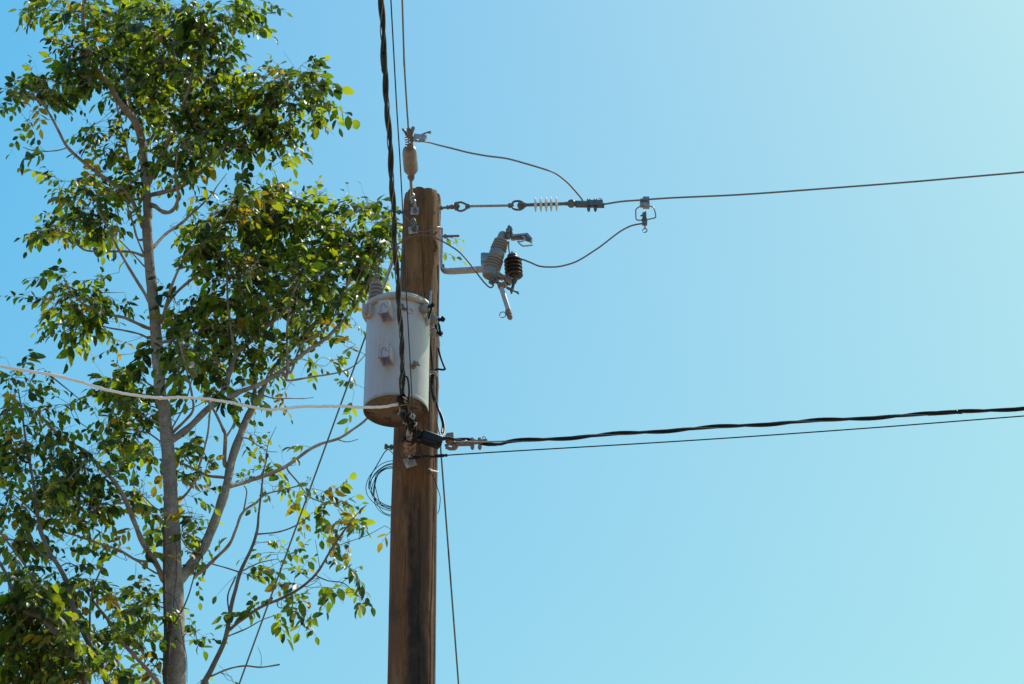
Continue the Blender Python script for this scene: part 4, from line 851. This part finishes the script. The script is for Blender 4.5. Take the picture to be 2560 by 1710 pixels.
# right-hand limbs
LM('T3', [(10, 905), (30, 830), (60, 720), (110, 600), (165, 510), (240, 470), (330, 370), (400, 250), (440, 110), (470, 60)], 9, 2.5, -.5)
LM('T3', [(12, 890), (60, 780), (150, 690), (250, 620), (350, 530), (410, 450), (500, 370), (560, 320), (640, 210), (660, 120)], 9, 2.5, .4)
LM('T3', [(250, 632), (310, 668), (420, 680), (500, 650), (560, 620)], 5, 2, -.3)
LM('T3', [(22, 1020), (120, 990), (240, 955), (340, 860), (420, 760)], 9, 3, .7)
LM('T3', [(75, 1562), (160, 1500), (260, 1400), (330, 1340), (380, 1220), (425, 1095), (500, 1020), (600, 930), (700, 840), (760, 770), (900, 600), (1000, 480), (1080, 380)], 20, 4, .7)
LM('T3', [(422, 1100), (400, 960), (380, 800), (376, 600), (390, 480), (400, 380)], 9, 3, -.3)
LM('T3', [(70, 1530), (140, 1460), (185, 1400), (180, 1320), (150, 1180), (130, 1100), (100, 1000)], 9, 3, -.5)
LM('T3', [(70, 1500), (130, 1390), (165, 1280), (200, 1150), (260, 1040)], 5, 2, .3)
LM('T3', [(60, 1430), (200, 1380), (330, 1300)], 4, 2, -.2)
# second leader rising right of the trunk
LM('T5', [(110, 960), (150, 900), (215, 820), (280, 710), (340, 560), (395, 390), (425, 240), (480, 80), (512, 0), (560, -90), (600, -150)], 30, 16, .5)
LM('T5', [(600, -150), (635, -240), (690, -330), (780, -420), (900, -560), (1000, -650), (1080, -760), (1150, -840)], 13, 5, .6)
LM('T5', [(380, -115), (480, -170), (600, -215), (720, -290), (860, -400), (980, -480), (1060, -560), (1130, -640), (1200, -740), (1260, -880), (1290, -960)], 14, 5, .4)
LM('T3', [(530, 1330), (540, 1200), (570, 1080), (590, 950), (600, 800), (600, 560), (620, 420)], 11, 3, .5)
LM('T3', [(712, 1200), (711, 1000), (716, 900), (740, 760), (800, 640)], 9, 3, -.4)
LM('T3', [(735, 1185), (790, 1040), (870, 980), (950, 920), (1000, 820)], 7, 3, .4)
LM('T3', [(1000, 960), (1020, 860), (1038, 770), (1060, 640)], 7, 3, -.3)
LM('T3', [(720, 1235), (850, 1215), (1000, 1190), (1090, 1150), (1150, 1090), (1190, 1030)], 6, 2, .5)
LM('T3', [(490, 1070), (600, 1090), (700, 1115)], 4, 1.6, .1)
LM('T3', [(640, 1335), (720, 1335), (800, 1336), (860, 1330)], 4, 1.4, .1)
LM('T5', [(408, 395), (500, 370), (620, 330), (720, 290), (800, 240), (880, 180), (960, 140), (1060, 110), (1140, 60), (1230, -10), (1300, -120)], 12, 5, .9)
LM('T5', [(1050, 115), (1110, 130), (1175, 115)], 3.5, 2, 0)
LM('T5', [(380, 342), (280, 330), (200, 290), (115, 250)], 8, 6, -.2)
LM('T5', [(384, 260), (388, 100), (372, 50), (330, -40), (280, -120)], 12, 5, -.4)
LM('T5', [(392, 100), (430, 40), (470, -60)], 7, 3, .2)
LM('T5', [(220, 915), (330, 820), (410, 740), (450, 650), (490, 550), (570, 490), (630, 440), (750, 410), (880, 375)], 10, 3, -.7)
LM('T5', [(495, 548), (515, 430), (500, 390)], 5, 3, 0)
LM('T5', [(245, 790), (200, 775), (160, 755), (120, 690)], 9, 3, -.4)
LM('T5', [(120, 470), (190, 390), (240, 250), (280, 100), (292, 0), (300, -90)], 7, 4, -.5)
LM('T5', [(760, 300), (820, 370), (880, 450), (970, 490), (1040, 500), (1100, 560)], 5, 2, -.2)
LM('T5', [(600, 330), (630, 250), (640, 150), (690, 40)], 5, 1.5, 0)
LM('T5', [(520, 110), (580, 150), (640, 185), (700, 190)], 4, 1.5, .1)
# lower left limb of the big tree
LM('T4', [(910, 1000), (865, 910), (790, 790), (740, 670), (690, 550), (640, 460), (560, 380), (480, 290), (380, 230), (280, 150), (200, 60)], 17, 5, -.7)
LM('T4', [(820, 890), (750, 882), (660, 830), (560, 797), (440, 755), (300, 712), (220, 680)], 8, 4, -.3)
LM('T4', [(860, 955), (780, 905), (720, 862), (650, 835)], 5, 3, .1)
LM('T4', [(670, 548), (620, 580), (580, 570), (500, 590), (420, 560)], 5, 2, .2)
LM('T4', [(930, 1700), (870, 1560), (750, 1420), (640, 1300), (600, 1220), (530, 1130), (480, 1060)], 13, 5, -.8)
LM('T4', [(610, 1300), (540, 1290), (470, 1260)], 5, 2, 0)
LM('T4', [(905, 620), (850, 590), (800, 540), (760, 500)], 5, 2, .4)
LM('T4', [(925, 1150), (850, 1130), (760, 1100), (690, 1060)], 5, 2, .3)
YB = (.0, .42); YL = (.30, .85); YY = (.7, 1.0); BR = (.92, 1.)
l = .4
main.blobs('T1', [(250, 20, 110, 50), (420, 50, 110, 70), (600, 120, 130, 110), (800, 100, 160, 120), (1000, 80, 170, 110), (1200, 100, 150, 120), (1400, 90, 160, 110), (1560, 70, 90, 90), (1640, 190, 45, 80, .6), (1700, 0, 40, 15, l),
  (480, 330, 130, 100), (650, 300, 150, 120), (850, 280, 170, 130), (1050, 270, 170, 120), (1250, 250, 160, 130), (1420, 260, 130, 120), (1530, 330, 50, 90, l), (480, 480, 110, 90), (640, 470, 140, 110), (820, 440, 150, 110), (1000, 430, 150, 110), (1180, 420, 130, 100), (1370, 420, 110, 90),
  (200, 580, 150, 80), (330, 600, 100, 80), (100, 570, 70, 50), (30, 650, 35, 45, .5), (250, 520, 80, 50), (520, 580, 80, 60, l), (240, 740, 90, 80, l), (200, 800, 60, 60, l),
  (880, 600, 150, 100), (1060, 600, 150, 110), (1300, 560, 140, 110), (1500, 560, 130, 110), (1680, 550, 130, 100), (1830, 520, 140, 100), (1980, 480, 100, 80), (2070, 560, 70, 80), (2120, 640, 40, 60, l),
  (1000, 760, 130, 100), (1180, 760, 150, 110), (1370, 720, 150, 110), (1550, 700, 150, 110), (1730, 680, 150, 110), (1880, 660, 130, 110), (2020, 700, 90, 100), (2080, 790, 45, 70, .5, YB),
  (1080, 900, 130, 100), (1250, 900, 150, 110), (1420, 850, 150, 100), (1590, 850, 130, 90), (1750, 830, 130, 90), (1880, 850, 80, 100), (1830, 990, 50, 70, l), (1700, 1000, 70, 60, l), (1550, 1000, 80, 70, .6),
  (1150, 1060, 140, 90), (1300, 1080, 110, 80, .8), (1420, 1080, 60, 60, l), (1280, 1210, 50, 50, l, YL), (1550, 1120, 80, 60, l),
  (700, 830, 90, 80, .6), (640, 900, 100, 80, .7), (800, 900, 60, 80, .8), (740, 1010, 90, 70, .8), (600, 960, 60, 60, l), (820, 1100, 70, 60, .8), (160, 960, 60, 60, .5), (300, 960, 50, 40, l),
  (550, 1120, 110, 50, l), (360, 1160, 65, 50, .7), (480, 1200, 80, 60, .8), (620, 1230, 110, 70), (760, 1220, 120, 80), (880, 1230, 80, 70), (420, 1290, 70, 45, .7), (520, 1340, 110, 70), (650, 1380, 100, 80), (400, 1410, 110, 50, .7), (260, 1470, 80, 45, .7), (400, 1500, 110, 50), (560, 1480, 110, 70), (700, 1480, 100, 70), (850, 1450, 70, 80, l), (240, 1540, 60, 25, .7)], .78)
main.blobs('T3', [(200, 230, 80, 40, l), (370, 200, 80, 45, l), (600, 170, 80, 45, 1, YL), (520, 220, 100, 55, .9, YB), (680, 210, 100, 60, 1, YB), (800, 200, 70, 40), (180, 350, 70, 50, .5), (250, 350, 80, 60, .8), (330, 300, 80, 70, .9), (470, 300, 90, 65, 1, YL), (600, 290, 100, 80, 1, YB), (740, 270, 100, 80), (880, 250, 80, 50), (1050, 275, 80, 40), (1150, 250, 70, 45), (1200, 225, 35, 30, .6),
  (100, 450, 40, 50, .5), (230, 440, 90, 70), (350, 420, 85, 80), (480, 400, 100, 80, 1, YB), (620, 400, 105, 80, 1, YB), (760, 390, 105, 80), (890, 370, 105, 80), (1030, 360, 95, 75), (1150, 360, 95, 75), (1240, 370, 60, 80), (1280, 430, 50, 80),
  (215, 590, 40, 50, .6, YL), (360, 540, 85, 70), (480, 520, 100, 80), (620, 520, 105, 90), (760, 520, 105, 80), (900, 510, 105, 80), (1040, 500, 105, 80), (1160, 500, 100, 80), (1250, 530, 60, 80), (90, 600, 35, 35, .5), (310, 740, 50, 45, .6), (430, 650, 85, 80), (560, 640, 105, 80), (700, 640, 105, 80), (840, 640, 105, 80), (980, 630, 95, 80), (1100, 620, 80, 75), (1180, 620, 50, 70),
  (50, 780, 50, 60, .8), (150, 830, 85, 60), (280, 800, 95, 65), (420, 780, 95, 75), (560, 770, 105, 80), (700, 760, 105, 80), (840, 760, 95, 80), (960, 780, 75, 75), (1060, 740, 60, 60, .7), (100, 910, 85, 70), (230, 920, 95, 75), (370, 920, 95, 80), (500, 910, 105, 80), (650, 900, 105, 80), (790, 900, 85, 75, 1, YB), (900, 890, 60, 55, 1, YL), (965, 880, 35, 45, l),
  (60, 1050, 55, 75), (180, 1050, 95, 85), (320, 1050, 95, 80), (460, 1060, 85, 75, .9), (600, 1040, 95, 65, .8), (740, 1030, 60, 55, .7), (690, 1150, 50, 50, .6), (820, 1050, 35, 40, .5), (100, 1170, 70, 70), (250, 1160, 85, 75), (380, 1180, 85, 65, .8), (500, 1180, 60, 60, .7), (620, 1200, 60, 45, .7), (670, 1285, 30, 25, .6, YY), (730, 1275, 25, 25, .6, YY), (80, 1380, 40, 40, .6), (320, 1280, 75, 65, .7), (420, 1300, 65, 55, .7), (545, 1300, 40, 45, .5), (1040, 1040, 35, 70, .5, YL), (970, 1120, 8, 10, .3, YL), (1085, 900, 10, 25, .3), (1060, 1350, 30, 15, .3), (850, 1140, 20, 20, .3), (1110, 1240, 30, 25, .3), (200, 1540, 50, 30, .7)], .80)
main.blobs('A', [(650, 1000, 40, 30, 1.6), (655, 1070, 20, 35, 1.4)], 1, cnt=(3, 5))
main.blobs('T2', [(350, 310, 40, 40, .6), (380, 400, 45, 45), (330, 500, 65, 55), (180, 540, 30, 25, .5), (360, 590, 55, 55), (430, 500, 65, 65), (470, 590, 75, 65), (560, 550, 65, 65), (620, 520, 65, 65), (700, 480, 55, 55, .6), (760, 520, 40, 40, .5), (840, 520, 20, 15, .5), (600, 420, 40, 30, .5), (740, 380, 20, 20, .4), (690, 600, 55, 45), (800, 620, 30, 30, .5), (360, 770, 40, 40, .5), (470, 700, 55, 55), (540, 730, 65, 65), (620, 700, 65, 55), (600, 810, 50, 40, .5), (740, 800, 15, 20, .5, YY), (860, 830, 35, 40, .7), (950, 880, 50, 45),
  (720, 1040, 50, 50, .5), (780, 980, 30, 30, .5), (870, 1040, 55, 50), (960, 1000, 55, 65), (780, 1090, 75, 55), (900, 1120, 75, 65), (1000, 1120, 35, 75), (740, 1190, 55, 55), (850, 1220, 75, 65), (960, 1230, 75, 65), (630, 1190, 40, 40, .6, YB), (650, 1270, 30, 25, .4), (780, 1310, 75, 65), (900, 1330, 75, 65), (1000, 1340, 55, 55), (760, 1420, 55, 65), (860, 1440, 75, 65), (970, 1440, 75, 65), (850, 1530, 75, 55), (970, 1540, 75, 55)], .9)
main.blobs('T5', [(190, 150, 65, 55), (150, 200, 45, 55), (220, 120, 45, 45), (120, 330, 40, 50), (180, 350, 40, 30, .5), (225, 430, 40, 45), (150, 470, 40, 50, .5, YL), (258, 280, 12, 20, .5, YY), (170, 560, 55, 50), (220, 570, 50, 50, .6), (160, 640, 50, 55), (220, 680, 55, 50), (150, 780, 40, 40, .6), (230, 860, 50, 40), (370, 750, 35, 18, .6), (130, 860, 30, 40, .7), (180, 1180, 30, 40, .8), (160, 1260, 30, 40, .8), (195, 1290, 15, 25, .6), (200, 1550, 40, 20, .7),
  (500, 115, 25, 30, .4), (540, 80, 20, 15, .5, YL), (560, 280, 30, 30, .8), (610, 330, 50, 35, .8), (640, 250, 40, 35, .8), (640, 160, 25, 25, .5, YL), (790, 250, 20, 30, .8, YL), (740, 340, 40, 20, .6), (840, 140, 12, 20, .4), (595, 390, 25, 30, .6), (720, 400, 40, 20, .5), (780, 430, 25, 40, .8, YY), (870, 370, 20, 12, .5), (900, 430, 45, 30, .8), (970, 410, 40, 20, .6), (1050, 400, 45, 35, .9), (1060, 470, 60, 35, .9), (1085, 545, 55, 55, .9), (960, 580, 45, 35, .8, YB), (1040, 630, 20, 35, .7, YY), (930, 510, 40, 20, .6), (860, 520, 30, 15, .5, YL), (1130, 580, 30, 30, .7)], .82, size=.94)
main.blobs('T4', [(680, 420, 45, 30, .6), (600, 350, 40, 40, .6), (540, 240, 25, 25, .4), (500, 260, 25, 20, .4), (350, 330, 50, 45), (440, 330, 70, 50), (500, 400, 75, 40), (380, 430, 85, 55), (430, 500, 95, 55), (300, 500, 95, 55), (480, 560, 95, 55), (360, 560, 85, 55), (560, 560, 70, 45), (630, 600, 50, 35, .8), (430, 640, 50, 45), (480, 700, 50, 30, .6), (560, 730, 35, 45, .8), (430, 800, 35, 45, .8, YB), (310, 760, 30, 30, .6), (780, 510, 55, 45), (860, 490, 40, 35, .6), (760, 600, 45, 50, .7), (840, 570, 45, 45), (730, 700, 30, 25, .5), (800, 660, 50, 40, .7), (850, 740, 50, 50, .8), (820, 820, 35, 40, .6, YL), (650, 860, 15, 15, .4),
  (650, 1160, 60, 40), (720, 1130, 60, 50), (750, 1050, 50, 40, .7), (700, 1010, 50, 40, .6), (800, 1100, 50, 50), (780, 1180, 60, 50), (870, 1180, 35, 50), (700, 1230, 60, 50), (800, 1250, 50, 40), (840, 1320, 35, 45), (720, 1330, 50, 40), (760, 970, 35, 30, .6), (880, 1070, 22, 30), (620, 1100, 50, 50, .7), (620, 1240, 40, 40), (780, 1400, 40, 40, 1, BR), (850, 1430, 25, 35, .8, BR), (690, 1490, 40, 50, 1, BR), (800, 1520, 45, 35, .9, BR), (640, 1400, 50, 50), (650, 1500, 50, 50)], .80)
main.grow()

# --- neighbours at the left edge
tb = Tree('broadleaf_tree', 'slim grey stemmed tree leaning left at the lower left, left of the pale trunk',
    [('T4', 605, 1600), ('T4', 570, 1500), ('T4', 520, 1400), ('T4', 480, 1320), ('T4', 440, 1230), ('T4', 402, 1130), ('T4', 370, 1010), ('T4', 325, 920), ('T4', 272, 840), ('T4', 232, 740), ('T4', 205, 620), ('T4', 186, 470), ('T4', 165, 350), ('T4', 142, 220), ('T4', 120, 60), ('T4', 100, -60)], 17.6, [18, 17, 16, 15, 14, 13, 12, 11, 10, 9, 8, 7, 6, 5, 3], M['bark_dark'], .5)
tb.limb('T4', [(495, 1310), (497, 1150), (515, 1040), (570, 905)], 6, 4, -.2)
tb.limb('T4', [(270, 870), (210, 830), (150, 740), (110, 650)], 7, 3, .3)
tb.limb('T4', [(200, 600), (260, 520), (330, 460), (380, 400)], 5, 2, -.4)
tb.limb('T4', [(188, 430), (240, 390), (320, 300)], 4, 2, .3)
tb.limb('T4', [(205, 640), (120, 560), (50, 500)], 5, 2, .4)
tb.limb('T4', [(160, 330), (90, 260), (40, 150), (20, 40)], 4, 2, -.3)
tb.limb('T4', [(330, 920), (380, 900), (440, 930), (490, 960)], 4, 2, .2)
tb.limb('T4', [(440, 1240), (380, 1160), (300, 1100), (220, 1050)], 5, 2, .4)
tb.blobs('T2', [(140, 970, 60, 30, .6), (280, 985, 45, 45, .5), (60, 1080, 70, 45), (180, 1070, 60, 45, .8), (80, 1170, 75, 55), (200, 1160, 60, 55), (310, 1230, 50, 45), (60, 1280, 75, 65), (180, 1270, 75, 65), (290, 1310, 55, 45), (390, 1195, 25, 12, .4), (440, 1265, 20, 20, .4), (80, 1400, 85, 65), (220, 1400, 85, 65), (340, 1390, 50, 50, .7), (400, 1430, 50, 45, .7), (60, 1520, 75, 55), (200, 1520, 85, 55), (330, 1500, 70, 55, .8), (430, 1540, 50, 40, .7), (490, 1420, 15, 20, .4), (575, 1390, 20, 15, .4), (620, 1530, 45, 30, .7), (660, 1355, 40, 12, .5)], .64)
tb.blobs('T4', [(100, 330, 90, 55), (250, 250, 70, 55), (60, 250, 70, 65), (60, 420, 70, 55), (250, 450, 85, 65), (60, 560, 80, 65), (150, 560, 75, 65), (60, 650, 80, 55), (180, 640, 75, 55), (300, 620, 70, 45), (60, 780, 60, 65), (150, 780, 70, 55), (110, 860, 50, 30, .7), (370, 790, 20, 30, .4),
   (280, 930, 60, 40), (380, 900, 60, 40), (460, 950, 50, 45), (220, 970, 60, 45), (320, 1030, 75, 55), (430, 1030, 60, 55), (490, 1000, 35, 35), (300, 1120, 85, 55), (400, 1130, 75, 55), (370, 1210, 85, 55), (470, 1200, 60, 55), (540, 1090, 30, 50), (500, 1290, 60, 55), (560, 1370, 60, 50), (560, 1500, 60, 55), (450, 1400, 70, 55)], .64)
tb.grow()
ta = Tree('broadleaf_tree', 'forked grey tree with dense dark foliage in the bottom left corner',
    [('T4', 480, 1600), ('T4', 450, 1520), ('T4', 410, 1420), ('T4', 330, 1310), ('T4', 232, 1200), ('T4', 180, 1182), ('T4', 130, 1160), ('T4', 92, 1115), ('T4', 50, 1000), ('T4', 0, 900), ('T4', -80, 780)], 17.0, [20, 19, 18, 17, 16, 15, 14, 12, 10, 8, 6], M['bark_dark'], .4)
ta.limb('T4', [(232, 1195), (200, 1080), (160, 950), (100, 860), (0, 730), (-60, 640)], 9, 4, -.4)
ta.limb('T4', [(98, 1140), (60, 1156), (0, 1148), (-80, 1140)], 8, 5, .3)
ta.limb('T4', [(330, 1310), (250, 1290), (160, 1300), (80, 1330)], 6, 2, .4)
ta.limb('T4', [(410, 1420), (330, 1410), (230, 1440), (120, 1480)], 6, 2, .5)
ta.limb('T4', [(170, 980), (120, 1010), (60, 1040)], 4, 2, .2)
ta.blobs('T4', [(100, 950, 40, 30, .7), (80, 1030, 70, 45), (200, 1040, 85, 55), (50, 1150, 55, 55), (180, 1120, 85, 55), (100, 1230, 105, 65), (250, 1220, 95, 55), (100, 1330, 105, 65), (250, 1320, 95, 55), (380, 1310, 85, 55), (60, 1430, 75, 55), (200, 1420, 105, 55), (330, 1420, 85, 55), (60, 1530, 75, 45), (200, 1520, 105, 55), (330, 1520, 75, 55), (440, 1500, 55, 55), (100, 1600, 100, 40), (300, 1600, 120, 40)], 1.25)
ta.grow()
# --- thin sapling to the right of the big trunk
ts = Tree('slender_tree', 'thin sparse sapling with few leaves between the big trunk and the pole',
    [('T5', 240, 1620), ('T5', 262, 1560), ('T5', 320, 1450), ('T5', 390, 1290), ('T5', 420, 1120), ('T5', 450, 1000), ('T5', 482, 890), ('T5', 540, 770), ('T5', 576, 660), ('T5', 586, 560), ('T5', 600, 440), ('T5', 612, 330), ('T5', 625, 260)], 17.9, [15, 14, 13, 12, 10.5, 9.5, 9, 8, 7, 6, 5, 4, 3], M['bark_dark'], -.3)
for p_, w0, w1, dy in (([(408, 1250), (480, 1190), (600, 1110), (720, 1060), (830, 1000), (930, 910), (1010, 780), (1070, 690), (1120, 620)], 9, 5, -.5), ([(412, 1150), (403, 1040), (450, 930)], 5, 3.5, 0), ([(475, 905), (400, 880), (310, 855)], 5, 3, .2), ([(490, 895), (540, 870), (600, 845), (700, 825)], 5, 2, .2), ([(400, 1285), (510, 1240), (600, 1190), (680, 1160)], 5, 2, .3), ([(576, 678), (700, 665), (800, 630), (890, 570)], 5, 3, .2), ([(305, 1520), (400, 1480), (500, 1460), (600, 1468), (710, 1452)], 5, 4, .3), ([(695, 1085), (710, 1115), (780, 1112), (880, 1135)], 3.5, 1.5, 0), ([(930, 925), (1000, 955), (1080, 965), (1130, 1000), (1165, 1035)], 4, 1.6, -.2), ([(1080, 965), (1120, 930), (1140, 890)], 2.5, 1.4, 0), ([(1040, 750), (1130, 720), (1240, 680), (1335, 628)], 2.6, 1.4, -.1), ([(1115, 625), (1160, 570), (1225, 505)], 3.5, 2, 0), ([(1008, 785), (1010, 700), (1005, 640)], 2, 1.2, 0), ([(948, 880), (935, 790), (922, 710)], 2, 1.2, 0), ([(700, 825), (720, 870), (705, 1000)], 2, 1.2, 0), ([(600, 1465), (600, 1400), (580, 1345)], 1.8, 1., 0)):
    ts.limb('T5', p_, w0, w1, dy)
ts.blobs('T5', [(650, 720, 25, 18, .6, YY), (600, 785, 25, 15, .6), (670, 790, 15, 12, .4), (760, 790, 45, 35, .9), (820, 800, 35, 28, .9), (780, 880, 45, 30, .9), (690, 880, 25, 20, .6), (620, 890, 45, 30, .9), (560, 860, 18, 25, .5), (790, 960, 40, 35, .9), (750, 980, 30, 35, .9), (820, 1000, 25, 40, .8, YY), (860, 930, 10, 25, .3), (505, 920, 10, 18, .3), (1140, 890, 40, 22, 1), (1180, 950, 45, 30, 1), (1120, 970, 35, 30, .9), (1040, 1015, 45, 35, 1), (980, 1000, 35, 20, .8), (1190, 1080, 35, 30, 1), (650, 1070, 25, 15, .5), (740, 1090, 25, 12, .5), (780, 1050, 30, 30, .7, YL), (830, 1080, 18, 12, .5, YL), (560, 1090, 25, 25, .4), (490, 1130, 8, 8, .3), (720, 1140, 25, 12, .4), (710, 1180, 20, 20, .5), (840, 1160, 15, 10, .4), (885, 1170, 15, 20, .5), (440, 1210, 18, 20, .4), (585, 500, 20, 20, .6), (1195, 660, 15, 10, .3, YB), (1350, 670, 10, 20, .3, YB), (1125, 735, 8, 12, .3, BR), (450, 1550, 45, 15, .8)], .62, size=.92, cnt=(3, 7))
ts.grow(.004)
# --- dead vine against the big trunk
vn = thing('climbing_vine', 'thin dead brown vine climbing the left edge of the pale trunk', 'vine', at('T4', 905, 1600, 18.35))
b = MB(); vp = [at('T4', x, y, 18.36) for x, y in ((908, 1640), (908, 1560), (910, 1400), (913, 1280), (908, 1100), (906, 900), (907, 760), (903, 690))]
b.tube(spline([V((vp[0].x, 18.3, 0))] + vp, 6), (.018, .010), 8); b.build('stem', M['vine'], vn)
for pts in ([(915, 1282), (950, 1250), (1000, 1170), (1040, 1080), (1075, 960), (1104, 870), (1130, 790)], [(915, 1060), (960, 1090), (990, 1170), (1005, 1300), (1030, 1420), (1032, 1560)], [(908, 860), (960, 960), (975, 820), (945, 760)], [(908, 800), (990, 760), (1010, 690)], [(955, 1300), (960, 1100), (975, 960), (975, 860)], [(912, 1000), (880, 930), (830, 860)], [(940, 1300), (1000, 1340), (1020, 1380)]):
    b = MB(); b.tube(spline([at('T4', x, y, 18.33 - .02 * i) for i, (x, y) in enumerate(pts)], 6), (.009 if pts[0] == (915, 1282) else .0035, .003), 7); b.build('tendril', M['vine'], vn)
#@@END

# ------------------------------------------------------------------ light, sky, camera
SUN_AZ, SUN_EL = 48, 54
sv = V((math.sin(R(SUN_AZ)) * math.cos(R(SUN_EL)), math.cos(R(SUN_AZ)) * math.cos(R(SUN_EL)), math.sin(R(SUN_EL))))
sd = bpy.data.lights.new('sun', 'SUN'); sd.energy = 5.0; sd.angle = R(.5); sd.color = (1, .95, .87)
so = bpy.data.objects.new('sun', sd); C.objects.link(so); so.rotation_euler = sv.to_track_quat('Z', 'Y').to_euler(); so.location = (20, 30, 40)
w = bpy.data.worlds.new('World'); bpy.context.scene.world = w; w.use_nodes = True
nt = w.node_tree; sk = nt.nodes.new('ShaderNodeTexSky'); sk.sky_type = 'NISHITA'; sk.sun_disc = False
sk.sun_elevation = R(SUN_EL); sk.sun_rotation = R(SUN_AZ); sk.altitude = 0; sk.air_density = 1.0; sk.dust_density = 1.0; sk.ozone_density = 1.0
bg = nt.nodes['Background']; bg.inputs['Strength'].default_value = .1
# tone curve of the sky, channel by channel (cyan, pale towards the sun)
SKY = ((3.32, .575), (2.14, .925), (7.3, .10))
sp_ = nt.nodes.new('ShaderNodeSeparateColor'); cm = nt.nodes.new('ShaderNodeCombineColor'); nt.links.new(sk.outputs[0], sp_.inputs[0])
for k, (ga, ge) in enumerate(SKY):
    q = nt.nodes.new('ShaderNodeMath'); q.operation = 'MINIMUM'; q.inputs[1].default_value = 9; nt.links.new(sp_.outputs[k], q.inputs[0])
    if k == 0:
        q0 = nt.nodes.new('ShaderNodeMath'); q0.operation = 'SUBTRACT'; q0.inputs[1].default_value = 1.57; nt.links.new(q.outputs[0], q0.inputs[0])
        q = nt.nodes.new('ShaderNodeMath'); q.operation = 'MAXIMUM'; q.inputs[1].default_value = .12; nt.links.new(q0.outputs[0], q.inputs[0])
    p = nt.nodes.new('ShaderNodeMath'); p.operation = 'POWER'; p.inputs[1].default_value = ge; nt.links.new(q.outputs[0], p.inputs[0])
    m_ = nt.nodes.new('ShaderNodeMath'); m_.operation = 'MULTIPLY'; m_.inputs[1].default_value = ga; nt.links.new(p.outputs[0], m_.inputs[0]); nt.links.new(m_.outputs[0], cm.inputs[k])
nt.links.new(cm.outputs[0], bg.inputs['Color'])
cd = bpy.data.cameras.new('camera'); cd.sensor_width = 36; cd.lens = 36 * FL / 2560; cd.clip_end = 3000; cd.clip_start = .1
co = bpy.data.objects.new('camera', cd); C.objects.link(co); co.location = CAM; co.rotation_euler = (R(90) + PITCH, 0, 0)
sc = bpy.context.scene; sc.camera = co
vs_ = sc.view_settings; sc.display_settings.display_device = 'sRGB'; vs_.view_transform = 'Standard'; vs_.look = 'None'; vs_.exposure = 0; vs_.gamma = 1; vs_.use_curve_mapping = False
for ob in bpy.data.objects:
    if '_o' in ob: del ob['_o']
